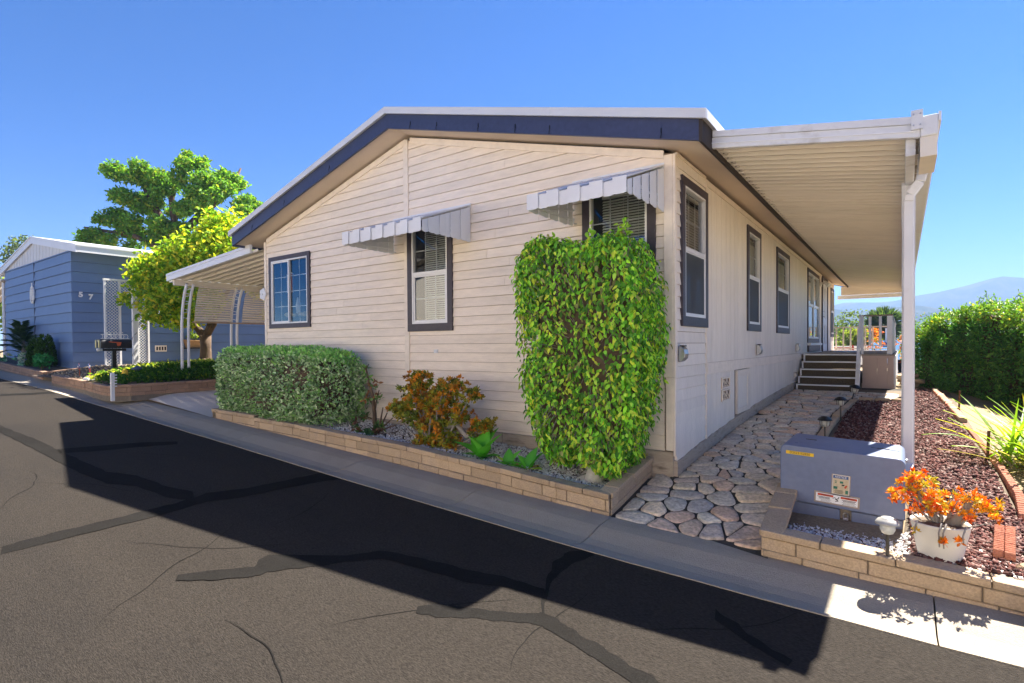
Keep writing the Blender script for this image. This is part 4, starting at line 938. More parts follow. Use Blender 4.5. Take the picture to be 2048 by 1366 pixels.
for k in range(4): label_box('print_line', -.39, .392-.008*k, .05+.008*(k % 2), .003, 'ink', .002, nb_)
label_box('glue_residue', -.405, .318, .3, .088, 'residue', .0006)
wb = label_box('warning_label', -.405, .318, .275, .066, 'white_ink', .0014)
label_box('warning_band', -.478, .338, .105, .016, 'orange_red', .002, wb); label_box('warning_band', -.325, .338, .105, .016, 'orange_red', .002, wb)
text('WARNING', .015, (-.472, BY0-.0026, tilt(-.472, .338)), dn_, upv, 'ink', wb, 'warning_word', .95); text('WARNING', .015, (-.32, BY0-.0026, tilt(-.32, .338)), dn_, upv, 'ink', wb, 'warning_word', .95)
for k in range(5):
    label_box('print_line', -.49+.004*k, .322-.008*k, .085-.012*(k % 2)-.01*(k > 2), .0042 if k < 2 else .002, 'ink', .002, wb); label_box('print_line', -.325, .322-.008*k, .09-.015*(k % 2), .0042 if k < 2 else .002, 'ink', .002, wb)
for (dx, dz, w_, h_, r) in ((0,0,.02,.009,.6), (-.016,.01,.02,.004,-.5), (.012,.012,.006,.018,.5), (.002,-.012,.022,.005,-.25)): label_box('shock_figure', -.405+dx, .318+dz, w_, h_, 'ink', .0021, wb, r)

# ------------------------------------------------------------------ scalloped edging, edging stones, stakes, pipe
def scallop(line, label, bmat='terracotta', h=.1, th=.05, L=.3, group=None, name='brick_edging', top=0):
    t = thing(name, label, 'edging', line[0], group)
    for (p, q) in zip(line[:-1], line[1:]):
        p, q = Vector(p), Vector(q); D = (q-p); n = max(1, round(D.length/L)); d = D/n; nn = Vector((d.y, -d.x, 0)).normalized()*th
        for i in range(n):
            a = p+d*(i+.02); b = p+d*(i+.98); pts = [a-Vector((0,0,.04))]
            k = 4
            pts += [b-Vector((0,0,.04))]
            for j in range(5*k+1):
                f = 1-j/(5*k); s = abs(math.sin(f*5*math.pi)); c = a+(b-a)*f; pts.append(c+Vector((0,0,h-.024+.024*s)))
            MB().prism(pts, nn).build('edging_brick', bmat, t, bevel=.003)
    return t
scallop([(.66,5.1,.20),(.70,5.6,.245),(.685,6.5,.30)], 'terracotta scalloped edging bricks between lava rock and bare soil', group='terracotta scalloped edging')
scallop([(.68,6.6,.31),(.63,7.9,.39),(.60,8.6,.425)], 'terracotta scalloped edging bricks beside the metal stakes', group='terracotta scalloped edging', h=.08)
scallop([(.445,4.32,.165),(.50,4.78,.205)], 'left row of two scalloped terracotta edging bricks behind the pot', L=.16, h=.085)
scallop([(.495,4.30,.16),(.553,4.78,.205)], 'right row of two scalloped terracotta edging bricks behind the pot', L=.16, h=.085)
er = thing('stone_edging', 'tan edging stones between the path and the lava rock', 'edging', (-.7, 8, .45))
edge_line = [(-.78,5.5),(-.79,6.6),(-.785,7.6),(-.76,8.6),(-.70,9.6),(-.67,10.42)]
for (p, q) in zip(edge_line[:-1], edge_line[1:]):
    n = 4
    for i in range(n):
        a = Vector((*p, 0)).lerp(Vector((*q, 0)), (i+.03)/n); b = Vector((*p, 0)).lerp(Vector((*q, 0)), (i+.97)/n); w_ = Vector((.085, .01, 0)); 
        za, zb_ = H(a.y), H(b.y); h_ = .05+.02*random.random()
        MB().hexa([(a.x,a.y,za-.05),(a.x+w_.x,a.y,za-.05),(b.x+w_.x,b.y,zb_-.05),(b.x,b.y,zb_-.05),(a.x,a.y,za+h_),(a.x+w_.x,a.y,za+h_),(b.x+w_.x,b.y,zb_+h_),(b.x,b.y,zb_+h_)]).build('edging_stone', 'edge_tan', er, bevel=.015, seg=2)
for i in range(3):
    x0 = -.58+.22*i; B(x0, x0+.2, 10.43, 10.53, H(10.4)-.05, H(10.4)+.06).build('edging_stone', 'edge_tan', er, bevel=.012, seg=2)
far_ed = thing('stone_edging', 'rounded orange edging stones at the foot of the large hedge', 'edging', (.5, 11, .55))
for i in range(13):
    y = 8.9+.27*i; x = edge_r(y)+.02; a = random.uniform(-.25,.25); d_ = Vector((math.sin(a)*.5, 1, 0)).normalized()
    MB().bar(Vector((x, y, H(y)+.015))-d_*.11, Vector((x, y, H(y+.2)+.02+.02*random.random()))+d_*.1, .085, .09).build('edging_stone', 'terracotta' if i % 3 else 'edge_tan', far_ed, bevel=.02, seg=2)
for i, (x, y, h_) in enumerate(((.635, 9.7, .3), (.66, 6.83, .27))):
    t = tag(MB().tube([(x, y, H(y)-.05), (x+.01, y, H(y)+h_)], .012, 6).build('metal_stake', 'rust'), ('rusty metal stake nearest the large hedge', 'dark metal stake beside the long-leaved grass clump')[i], 'stake')
pipe = thing('drain_pipe', 'short dark blue drain pipe poking out below the right planter', 'pipe', (.62, 3.8, .0))
m = MB(); N = 18
for r, yy in ((.062, 3.99), (.062, 3.78), (.068, 3.779), (.068, 3.74), (.052, 3.738), (.048, 3.9)): m.v += [(.615+r*math.cos(2*math.pi*k/N), yy, .075+r*math.sin(2*math.pi*k/N)) for k in range(N)]
m.f = [(i*N+k, i*N+(k+1) % N, (i+1)*N+(k+1) % N, (i+1)*N+k) for i in range(5) for k in range(N)]+[tuple(range(5*N, 6*N))]; m.build('pipe', 'pipe_blue', pipe, smooth=False)

# ------------------------------------------------------------------ solar path lamps
def path_lamp(label, loc, h, cap_r, body_r, mt, gmat='lamp_glass', lean=0):
    t = thing('solar_path_lamp', label, 'lamp', loc, 'solar path lamps')
    t.rotation_euler = (0, lean, 0)
    MB().tube([(0,0,-.06), (0,0,h-.11*cap_r/.07)], .0095 if cap_r > .06 else .011, 8).build('stake', 'bronze', t, local=True)
    k = cap_r/.07; zb = h-.11*k
    MB().lathe([(body_r*.5,zb),(body_r*.75,zb+.006*k),(body_r,zb+.03*k),(body_r,zb+.06*k),(body_r*.9,zb+.0625*k)], (0,0,0), 16).build('lens', gmat, t, True, local=True)
    MB().lathe([(body_r,zb+.063*k),(cap_r,zb+.066*k),(cap_r*.98,zb+.074*k),(cap_r*.78,zb+.093*k),(cap_r*.55,zb+.10*k),(cap_r*.5,zb+.106*k),(cap_r*.2,zb+.11*k),(.001,zb+.111*k)], (0,0,0), 20).build('cap', mt, t, True, local=True)
    if gmat != 'lamp_glass':
        m = MB()
        for i in range(6): a = i*math.pi/3; m.tube([(body_r*1.02*math.cos(a), body_r*1.02*math.sin(a), zb+.01), (body_r*1.15*math.cos(a), body_r*1.15*math.sin(a), zb+.063*k)], .003, 4)
        m.build('cage', 'black', t, local=True)
    return t
path_lamp('pale domed solar lamp in front of the utility box', (-.0715, 3.995, .2), .232, .066, .041, 'pewter')
path_lamp('black solar lamp just behind the utility box', (-.70, 6.9, .40), .28, .075, .045, 'black', 'lamp_frost')
path_lamp('black solar lamp on a tall stake in the lava rock', (-.665, 8.35, .48), .30, .075, .042, 'black', 'lamp_frost')
path_lamp('leaning black solar lamp nearest the porch steps', (-.66, 10.1, .535), .30, .085, .05, 'black', 'lamp_frost', .22)

# ------------------------------------------------------------------ leaves
def leaves(P, N_, A_, L, Wd, C, fold=.25, droop=.12):
    P = np.asarray(P, float); n = len(P); a = nrm(A_); N_ = N_-a*np.sum(N_*a, 1, keepdims=True); nn = nrm(N_); s = np.cross(nn, a); L = np.broadcast_to(L, n)[:,None]; Wd = np.broadcast_to(Wd, n)[:,None]
    up = nn*fold*Wd; d = -nn*droop*L
    V = np.stack([P, P+a*L*.28+s*Wd*.46+up, P+a*L*.68+s*Wd*.38+up+d*.5, P+a*L+d, P+a*L*.68-s*Wd*.38+up+d*.5, P+a*L*.28-s*Wd*.46+up], 1)
    Q = np.array([(0,3,2,1),(0,5,4,3)])[None]+6*np.arange(n)[:,None,None]
    return V.reshape(-1,3), Q.reshape(-1,4), np.repeat(C, 6, 0)
def pick(cols, n, wts=None, var=.2):
    c = np.array(cols)[RNG.choice(len(cols), n, p=None if wts is None else np.array(wts)/np.sum(wts))]
    return c*RNG.uniform(1-var, 1+var, (n,1))
def rnd(n): return nrm(RNG.normal(size=(n,3)))
def foliage(name, parts, mt, parent):
    V = []; Q = []; C = []; o = 0
    for v, q, c in parts: V.append(v); Q.append(q+o); C.append(c); o += len(v)
    ob = fast(name, np.concatenate(V), np.concatenate(Q), mt, parent, np.concatenate(C)); ob['kind'] = 'stuff'; return ob
def superbox(n, c, half, p=5., lump=.05, seed=0, yrot=0, bottom=True):
    """points and normals on a rounded box"""
    d = rnd(n); h = np.array(half)
    if not bottom: d[:,2] = np.where(d[:,2] < -.75, -d[:,2], d[:,2])
    # uniform-ish: sample box surface by area then round
    ar = np.array([h[1]*h[2], h[0]*h[2], h[0]*h[1]]); ax = RNG.choice(3, n, p=ar/ar.sum()); u = RNG.uniform(-1,1,(n,3)); sg = np.sign(RNG.uniform(-1,1,n)); u[np.arange(n), ax] = sg
    r = (np.abs(u)**p).sum(1)**(1/p); q = u/r[:,None]
    g = np.sign(q)*np.abs(q)**(p-1)/h; g = nrm(g)
    ph = RNG.uniform(0, 6, 6) if seed == 0 else np.random.default_rng(seed).uniform(0, 6, 6)
    pos = q*h; lm = lump*(np.sin(pos[:,0]*4.2+ph[0])+np.sin(pos[:,2]*5.1+ph[1]+pos[:,0]*2)+np.sin(pos[:,1]*6+ph[2]))/2
    pos = pos+g*lm[:,None]; return pos+np.array(c), g
def core(name, c, half, mt, parent, p=5., n=900, k=.86):
    me = bmesh.new(); bmesh.ops.create_icosphere(me, subdivisions=4, radius=1)
    for v in me.verts:
        q = np.array(v.co); r = (np.abs(q)**p).sum()**(1/p); w_ = q/r*np.array(half)*k; v.co = Vector(w_+np.array(c)+.01*np.sin(w_*40))
    m = bpy.data.meshes.new(name); me.to_mesh(m); me.free(); return obj(name, m, mt, parent)
def twigs(name, P0, P1, r, mt, parent, kind=True):
    P0 = np.asarray(P0); P1 = np.asarray(P1); n = len(P0); d = nrm(P1-P0); o = nrm(np.cross(d, rnd(n))); b = np.cross(d, o)
    ang = [0, 2.094, 4.189]; V = np.concatenate([np.stack([P+(o*math.cos(t)+b*math.sin(t))*r*s for t in ang], 1) for P, s in ((P0, 1), (P1, .6))], 1)
    F = np.array([(0,1,4,3),(1,2,5,4),(2,0,3,5)])[None]+6*np.arange(n)[:,None,None]
    ob = fast(name, V.reshape(-1,3), F.reshape(-1,4), mt, parent)
    if kind: ob['kind'] = 'stuff'
    return ob

# clipped variegated hedge
hd = thing('clipped_hedge', 'clipped grey-green variegated hedge at the driveway end of the front bed', 'hedge', (-7.25, 4.6, .45))
hc, hh = (-7.53, 4.56, .935), (1.53, .43, .54)
core('shade_core', hc, hh, 'twig_shade', hd, 4, k=.84)  # solid twig-brown filler; its dark colour stands for shade between dense leaves
n = 23000; P, Nn = superbox(n, hc, hh, 4, .05, 3); gp = np.sin(P[:,0]*6.1+P[:,2]*4)+np.sin(P[:,2]*9+P[:,0]*2.3)+np.sin(P[:,0]*13-P[:,2]*8); kp = (gp < 1.1)|(RNG.uniform(0,1,n) < .35)|(Nn[:,2] > .6); P, Nn = P[kp], Nn[kp]; n = len(P); P += Nn*RNG.uniform(-.09,.035,(n,1)); A = nrm(rnd(n)*.9+Nn*.55+np.array([0,0,.25]))
top = Nn[:,2] > .6
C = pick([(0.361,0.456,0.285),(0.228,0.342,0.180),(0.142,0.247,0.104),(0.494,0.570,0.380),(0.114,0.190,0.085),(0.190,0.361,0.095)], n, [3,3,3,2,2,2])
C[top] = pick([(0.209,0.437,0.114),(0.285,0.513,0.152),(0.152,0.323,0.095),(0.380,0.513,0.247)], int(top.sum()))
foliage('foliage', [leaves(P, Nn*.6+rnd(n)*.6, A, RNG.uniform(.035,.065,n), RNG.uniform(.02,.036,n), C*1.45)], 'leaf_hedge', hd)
k = 1300; P, Nn = superbox(k, hc, hh, 4, .05, 3); twigs('twigs', P-Nn*.1, P+Nn*RNG.uniform(-.03,.02,(k,1))+rnd(k)*.05, .004, 'bark_grey', hd)

# tall ficus shrub in front of the right-hand window
fi = thing('tall_shrub', 'tall clipped green shrub with a pale trunk in front of the right-hand window', 'shrub', (-2.32, 4.52, .22))
def ficus_half(z): return np.interp(z, [.38,.6,.9,1.5,2.2,2.45], [.40,.50,.6,.70,.70,.62])
core('shade_core', (-2.41, 4.57, 1.46), (.56,.22,.95), 'twig_shade', fi, 5, k=.9)  # dark filler body, shade within the shrub put into its colour
n = 25000; P, Nn = superbox(n, (0,0,0), (1,1,1), 9, .06, 5); gapn = np.sin(P[:,0]*5+P[:,2]*3)+np.sin(P[:,2]*7.3+1.2)+np.sin(P[:,0]*9-P[:,2]*5+P[:,1]*3); kp = (gapn < 1.25)|(RNG.uniform(0,1,n) < .3); P, Nn = P[kp], Nn[kp]; n = len(P); z = 1.44+P[:,2]*1.03
cx = np.interp(z, [.4,2.45], [-2.38,-2.46]); hw = ficus_half(z)*.90; x = cx+P[:,0]*hw; y = 4.57+P[:,1]*.31
P = np.stack([x, y, z], 1)+rnd(n)*.03; Nn = nrm(Nn*np.array([1/.65,1/.33,1/1.03])); P += Nn*RNG.uniform(-.11,.03,(n,1))
A = nrm(np.array([0,0,-1.0])+rnd(n)*.75+Nn*.3)
C = pick([(.55,.6,.07),(0.310,0.574,0.054),(0.202,0.449,0.046),(0.109,0.295,0.039),(0.434,0.651,0.093),(0.078,0.202,0.031),(0.465,0.512,0.078),(0.248,0.232,0.093)], n, [3,4,4,5,3,6,1,2], .42)
foliage('foliage', [leaves(P, Nn+rnd(n)*.45, A, RNG.uniform(.03,.076,n), RNG.uniform(.018,.038,n), C*1.3, .2, .2)], 'leaf_ficus', fi)
k = 900; q, g = superbox(k, (0,0,0), (1,1,1), 7, .03, 5); z = 1.44+q[:,2]*1.0; P = np.stack([-2.42+q[:,0]*ficus_half(z)*.9, 4.57+q[:,1]*.3, z], 1); twigs('twigs', P-nrm(P-np.array([-2.36,4.6,1.4]))*.14, P+rnd(k)*.04, .0045, 'bark_grey', fi)
sprigs = []
for (x, y, z) in ((-2.72,4.5,2.42),(-2.05,4.45,2.42),(-1.95,4.4,2.45),(-1.82,4.4,1.72),(-2.3,4.4,2.44),(-1.84,4.5,1.35)):
    k = 14; b = np.array([x,y,z]); t_ = np.linspace(0,1,k)[:,None]; up = np.array([RNG.uniform(-.3,.3),-.1,1.0]) if z > 2 else np.array([1,0,.25]); sprigs.append((b+t_*up*.13+rnd(k)*.02, nrm(rnd(k)+np.array([0,-.5,.6])), nrm(rnd(k)+np.array([0,0,.3]))))
P = np.concatenate([s[0] for s in sprigs]); foliage('sprigs', [leaves(P, np.concatenate([s[1] for s in sprigs]), np.concatenate([s[2] for s in sprigs]), .055, .03, pick([(0.310,0.589,0.062),(0.465,0.698,0.093)], len(P)))], 'leaf_ficus', fi)
m = MB(); m.tube([(-2.33,4.5,.14),(-2.33,4.5,.22),(-2.31,4.5,.34),(-2.33,4.52,.7)], [.15,.105,.075,.06], 10); m.tube([(-2.30,4.5,.2),(-2.22,4.47,.17),(-2.16,4.45,.13)], [.07,.05,.03], 7); m.tube([(-2.36,4.5,.24),(-2.47,4.45,.19),(-2.52,4.43,.13)], [.07,.06,.03], 7); m.tube([(-2.36,4.52,.3),(-2.42,4.54,.5),(-2.5,4.56,.9)], [.05,.045,.03], 7)
m.build('trunk', 'bark_pale', fi, True)

# succulents: jade shrubs
def jade(t, base, tips, leafL, cols, wts, per=16, rb=.02, trunkmat='bark_grey', nrib=3):
    base = Vector(base); m = MB(); Pn = []; Ax = []
    hubs = []
    for tp in tips:
        tp = Vector(tp); mid = base.lerp(tp, .5)+Vector((RNG.uniform(-.05,.05), RNG.uniform(-.03,.03), -abs(tp.x-base.x)*.12)); m.tube([base+Vector((RNG.uniform(-.02,.02),RNG.uniform(-.02,.02),0)), base.lerp(mid, .5)+Vector((0,0,-.02)), mid, tp], [rb, rb*.8, rb*.6, rb*.28], 6)
        Pn.append(np.array(tp))
    m.build('stems', trunkmat, t, True)
    return np.array(Pn)
def rosettes(t, C_, leafL, cols, wts, per, name='foliage', spread=.03, mt='leaf_succulent', upb=.4):
    n = len(C_)*per; c = np.repeat(C_, per, 0); d = nrm(rnd(n)+np.array([0,-.25,upb])); P = c+d*spread*RNG.uniform(0,.5,(n,1))
    col = np.repeat(pick(cols, len(C_), wts, .1), per, 0)*RNG.uniform(.75,1.25,(n,1))
    foliage(name, [leaves(P, rnd(n)+np.array([0,-.3,.6]), d, RNG.uniform(leafL*.7,leafL*1.2,n), RNG.uniform(leafL*.38,leafL*.55,n), col, .15, -.05)], mt, t)
jd = thing('jade_shrub', 'bushy jade shrub with green and orange leaves in the front bed', 'shrub', (-4.5, 4.5, .36))
cl = []
for (x, z, rx_, rz_, k) in ((-4.62,.98,.24,.2,24),(-4.25,.85,.3,.22,34),(-4.65,.72,.32,.18,34),(-4.35,.56,.32,.2,40),(-4.4,.36,.28,.12,26),(-4.05,1.05,.16,.1,14),(-3.95,.72,.14,.12,12),(-4.95,.75,.12,.12,10),(-3.66,.62,.13,.1,13),(-3.78,.95,.08,.1,6),(-4.62,1.12,.12,.07,8),(-4.1,.4,.15,.12,10)):
    k = int(k*3.6); d = rnd(k)*RNG.uniform(.3,1,(k,1)); cl.append(np.stack([x+d[:,0]*rx_, 4.5+d[:,1]*.22-.03, z+d[:,2]*rz_], 1))
cl = np.concatenate(cl); cl[:,2] = np.maximum(cl[:,2], .36)
jade(jd, (-4.4, 4.5, .31), cl[::16]-np.array([0,0,.02]), .05, None, None, rb=.022)
rosettes(jd, cl, .046, [(0.189,0.246,0.029),(0.290,0.290,0.029),(0.493,0.246,0.022),(0.131,0.174,0.029),(0.609,0.232,0.017),(0.290,0.131,0.029),(0.377,0.290,0.029)], [4,4,3,2,2,1,3], 14)
m = MB(); m.tube([(-4.4,4.5,.3),(-4.3,4.5,.5),(-4.02,4.47,.63),(-3.85,4.45,.5),(-3.7,4.45,.56)], [.05,.045,.035,.028,.012], 8); m.tube([(-4.42,4.5,.28),(-4.5,4.5,.5),(-4.6,4.5,.9)], [.045,.035,.015], 7); m.build('stem', 'bark_grey', jd, True)
pj = thing('potted_jade', 'orange-leaved jade plant growing in the white pot', 'plant', (.2, 4.43, .36))
cl = []
for (x, z, rx_, rz_, k) in ((.02,.50,.10,.09,22),(.10,.60,.10,.06,20),(.18,.50,.12,.08,26),(.14,.42,.14,.05,20),(.36,.50,.10,.08,20),(.46,.46,.07,.06,14),(.30,.41,.12,.05,16),(-.04,.46,.05,.04,7),(.19,.26,.05,.012,3),(.30,.285,.03,.015,2),(.07,.31,.01,.01,1)):
    k = int(k*1.15); d = rnd(k)*RNG.uniform(.3,1,(k,1)); cl.append(np.stack([x+d[:,0]*rx_, 4.42+d[:,1]*.13*(.2 if z < .33 else 1)-(.185 if z < .33 else 0), z+d[:,2]*rz_], 1))
cl = np.concatenate(cl); POTK = .953; cl = np.array([0,0,1.5])+(cl-np.array([0,0,1.5]))*POTK
jade(pj, (.19, 4.22, .36), cl[::12]-np.array([0,0,.01]), .03, None, None, rb=.008)
rosettes(pj, cl, .03, [(0.725,0.203,0.014),(0.797,0.348,0.017),(0.609,0.406,0.022),(0.435,0.406,0.029),(0.652,0.116,0.017)], [5,4,3,2,2], 11, spread=.015)
m = MB(); m.tube([(.19,4.22,.36),(.115,4.21,.50),(.03,4.19,.64)], [.026,.02,.009], 8); m.tube([(.23,4.22,.36),(.315,4.21,.47),(.325,4.21,.58)], [.038,.028,.011], 8); 
for (x, z) in ((.18,.275),(.20,.27),(.29,.31),(.065,.335)): m.tube([(x+.01,4.12,.40),(x+.012,4.065,.42),(x-.004,4.04,.37),(x,4.045,z+.01)], [.006,.0055,.005,.004], 6)
m.build('stem', 'bark_grey', pj, True)
pt = thing('plant_pot', 'round white ridged pot holding the orange jade plant', 'pot', (.19, 4.22, .18))
N = 28; prf = [(.105,.135),(.112,.14)]+[(.112+.043*k/12+(.0016 if k % 2 else 0), .14+.205*k/12) for k in range(13)]+[(.16,.35),(.157,.357),(.15,.357),(.146,.33)]
prf = [(r*.955, .02+z*1.045) for r, z in prf]; MB().lathe(prf, (.19, 4.22, 0), N).build('pot', 'pot_white', pt, True); MB().lathe([(.14,.355),(.142,.378),(.08,.386),(.001,.388)], (.19, 4.22, 0), 20).build('potting_soil', 'soil_dark', pt)

# rose canes
ro = thing('rose_bush', 'leggy rose bush with bare canes between hedge and jade shrub', 'shrub', (-5.5, 4.55, .38))
m = MB(); m.tube([(-5.55,4.6,.34),(-5.56,4.6,.62),(-5.60,4.6,.86),(-5.69,4.6,1.1),(-5.72,4.6,1.2),(-5.66,4.6,1.26)], [.028,.026,.022,.015,.011,.004], 7)
m.tube([(-5.56,4.6,.66),(-5.5,4.58,.78),(-5.44,4.58,.93)], [.018,.011,.005], 6); m.tube([(-5.57,4.6,.7),(-5.66,4.58,.82)], [.014,.006], 6); m.tube([(-5.72,4.6,1.18),(-5.77,4.6,1.22)], [.008,.004], 5)
for (x, z) in ((-5.22,.66),(-5.12,.6),(-5.3,.72),(-5.06,.52)): m.tube([(-5.42,4.5,.34),(-5.36,4.5,.42),(x,4.52,z)], [.018,.016,.006], 6)
m.build('canes', 'bark', ro, True)
cl = np.array([(-5.66,4.58,.84),(-5.7,4.57,.8),(-5.75,4.56,.83),(-5.62,4.56,.78),(-5.5,4.57,.95),(-5.47,4.57,1.02),(-5.55,4.56,1.0),(-5.48,4.58,.86),(-5.67,4.58,1.1),(-5.62,4.58,1.08),(-5.45,4.56,.8),(-5.74,4.6,1.2),(-5.4,4.57,.82)]); rosettes(ro, cl, .065, [(0.119,0.255,0.051),(0.170,0.340,0.085),(0.272,0.119,0.051),(0.153,0.289,0.102)], None, 9, 'upper_leaves', .05, 'leaf_dark')
d = rnd(34); cl = np.stack([-5.5+d[:,0]*.24, 4.45+d[:,1]*.12, .48+d[:,2]*.13], 1); rosettes(ro, cl, .065, [(0.060,0.136,0.043),(0.085,0.187,0.051),(0.153,0.068,0.043),(0.068,0.153,0.068)], None, 9, 'lower_leaves', .05, 'leaf_dark')

# broad-leaved lilies: each leaf is a part
def broad(label, base, spec):
    t = thing('broadleaf_plant', label, 'plant', base, 'broad-leaved plants in the front bed'); b = np.array(base)
    for (az, el, L, Wd, c) in spec:
        k = 7; m = MB(); col = []; a = np.array([math.cos(az)*math.cos(el), math.sin(az)*math.cos(el), math.sin(el)]); s = nrm(np.cross(a, [0,0,1])); nn = np.cross(s, a)
        for i in range(k+1):
            f = i/k; w_ = Wd*1.35*math.sin(math.pi*min(1, f**.75*.98+.02))**.9*.5+.006*(1-f); p = b+a*L*f+nn*(-.22*L*f*f)+nn*.0
            m.v += [tuple(p-s*w_+nn*w_*.35), tuple(p), tuple(p+s*w_+nn*w_*.35)]
        m.f = [(3*i+j, 3*i+j+1, 3*i+j+4, 3*i+j+3) for i in range(k) for j in (0, 1)]
        me = m.mesh('leaf', True); at = me.color_attributes.new('tint', 'FLOAT_COLOR', 'POINT')
        for i in range(len(m.v)): q = 1.25 if i % 3 == 1 else 1; at.data[i].color = (c[0]*q, c[1]*q, c[2]*q, 1)
        obj('leaf', me, 'leaf_ficus', t)
gL = (.15,.52,.06); gD = (.09,.36,.05); gY = (.42,.55,.06); gB = (.4,.24,.08)
R = math.radians
broad('tall broad-leaved green plant beside the jade shrub', (-3.62,4.42,.29), [(R(200),R(40),.36,.13,gL),(R(160),R(62),.34,.13,gL),(R(95),R(78),.36,.14,gL),(R(250),R(70),.3,.12,gL),(R(20),R(62),.36,.13,gL),(R(330),R(50),.3,.11,gL),(R(60),R(70),.37,.13,gD),(R(280),R(35),.22,.09,gL),(R(0),R(25),.26,.08,gD),(R(185),R(18),.28,.07,gD),(R(310),R(20),.2,.07,gD)])
broad('small broad-leaved plant left of the tall shrub trunk', (-3.02,4.42,.24), [(R(80),R(70),.26,.1,gD),(R(170),R(55),.2,.09,gL),(R(30),R(60),.28,.09,gD),(R(200),R(30),.26,.08,gL),(R(230),R(30),.22,.09,gL),(R(340),R(25),.24,.07,gY),(R(300),R(25),.16,.05,gB),(R(10),R(40),.16,.05,gB)])
broad('yellowing broad-leaved plant between two greener ones', (-3.25,4.40,.25), [(R(120),R(75),.2,.08,gD),(R(60),R(60),.22,.08,gL),(R(200),R(50),.18,.06,gY),(R(340),R(30),.2,.06,gB),(R(260),R(40),.18,.07,gL)])

# big hedge on the right
bh = thing('large_hedge', 'large dark green hedge with an uneven top beyond the lava rock', 'hedge', (1.6, 11.8, .55))
a0, b0 = np.array([.10, 14.4]), np.array([2.5, 8.6]); dirv = (b0-a0)/np.linalg.norm(b0-a0); nor = np.array([-dirv[1], dirv[0]]); nor = nor if nor[0] > 0 else -nor
L = np.linalg.norm(b0-a0); cen = (a0+b0)/2+nor*.75
def hedge_xy(u, v): return cen[0]+dirv[0]*u+nor[0]*v, cen[1]+dirv[1]*u+nor[1]*v
def htop(u): return float(np.interp(u, [-3.2,-2.9,-1.9,-1.06,-.3,.37,3.2], [1.78,1.84,2.0,2.2,2.05,1.88,1.82]))+.04*math.sin(u*3+1)+.04*math.sin(u*7.3)
n = 34000; u = RNG.uniform(-L/2, L/2, n); sd = RNG.choice(4, n, p=[.62,.22,.08,.08]); zt_ = np.array([htop(a) for a in u]); v = np.zeros(n); zz = np.zeros(n); Nn = np.zeros((n,3))
f = sd == 0; v[f] = -.75; zz[f] = .5+(zt_[f]-.5)*RNG.uniform(0,1,f.sum())**.9; Nn[f] = (-nor[0],-nor[1],.25)
f = sd == 1; v[f] = RNG.uniform(-.75,.75,f.sum()); zz[f] = zt_[f]; Nn[f] = (0,0,1)
f = sd == 2; v[f] = .75; zz[f] = .5+(zt_[f]-.5)*RNG.uniform(0,1,f.sum()); Nn[f] = (nor[0],nor[1],.25)
f = sd == 3; u[f] = -L/2; v[f] = RNG.uniform(-.75,.75,f.sum()); zz[f] = .5+(zt_[f]-.5)*RNG.uniform(0,1,f.sum()); Nn[f] = (-dirv[0],-dirv[1],.2)
v *= np.interp((zz-.5)/(zt_-.5), [0,.15,.85,1], [.92,1,1,.86]); x, y = hedge_xy(u, v); P = np.stack([x, y, zz], 1)
lump = .09*(np.sin(u*5+zz*3)+np.sin(zz*6.5+u*2.1)+np.sin(u*9.7+1))/2; Nn = nrm(Nn); P += Nn*(lump+RNG.uniform(-.12,.05,n))[:,None]
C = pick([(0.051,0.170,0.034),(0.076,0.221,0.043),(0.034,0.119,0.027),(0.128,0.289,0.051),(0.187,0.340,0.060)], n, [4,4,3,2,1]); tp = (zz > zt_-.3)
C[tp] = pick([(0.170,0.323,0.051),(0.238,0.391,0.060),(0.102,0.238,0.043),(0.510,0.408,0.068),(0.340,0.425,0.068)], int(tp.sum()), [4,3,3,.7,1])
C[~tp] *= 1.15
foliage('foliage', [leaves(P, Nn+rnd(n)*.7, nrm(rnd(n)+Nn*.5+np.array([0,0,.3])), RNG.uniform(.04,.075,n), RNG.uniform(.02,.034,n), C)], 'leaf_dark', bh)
ns = 60; us = RNG.uniform(-L/2, L/2, ns); vs = RNG.uniform(-.6,.5,ns); sx, sy = hedge_xy(us, vs); b = np.stack([sx, sy, [htop(a)-.05 for a in us]], 1); tips = b+np.stack([RNG.uniform(-.1,.1,ns), RNG.uniform(-.1,.1,ns), RNG.uniform(.1,.3,ns)], 1)
twigs('shoots', b, tips, .006, 'bark', bh); k = 9; f = np.tile(np.linspace(.2,1,k), ns)[:,None]; P = np.repeat(b, k, 0)*(1-f)+np.repeat(tips, k, 0)*f; foliage('shoot_leaves', [leaves(P, rnd(ns*k), nrm(rnd(ns*k)+np.array([0,0,.5])), .06, .028, pick([(0.204,0.374,0.051),(0.340,0.476,0.068),(0.119,0.255,0.034)], ns*k))], 'leaf_dark', bh)
m = MB(); k = 16
for (sh, zb_) in ((-.58, .45), (.58, .45)):
    for i in range(k+1): uu = -L/2+.15+(L-.3)*i/k; xx, yy = hedge_xy(uu, sh); m.v += [(xx, yy, zb_), (xx, yy, htop(uu)-.17)]
s_ = 2*(k+1)
for i in range(k): m.f += [(2*i, 2*i+2, 2*i+3, 2*i+1), (s_+2*i, s_+2*i+1, s_+2*i+3, s_+2*i+2), (2*i+1, 2*i+3, s_+2*i+3, s_+2*i+1)]
m.f += [(0,1,s_+1,s_), (2*k,s_+2*k,s_+2*k+1,2*k+1)]; m.build('shade_core', 'twig_shade', bh)  # closed dark shell standing in for the shaded inside of the hedge

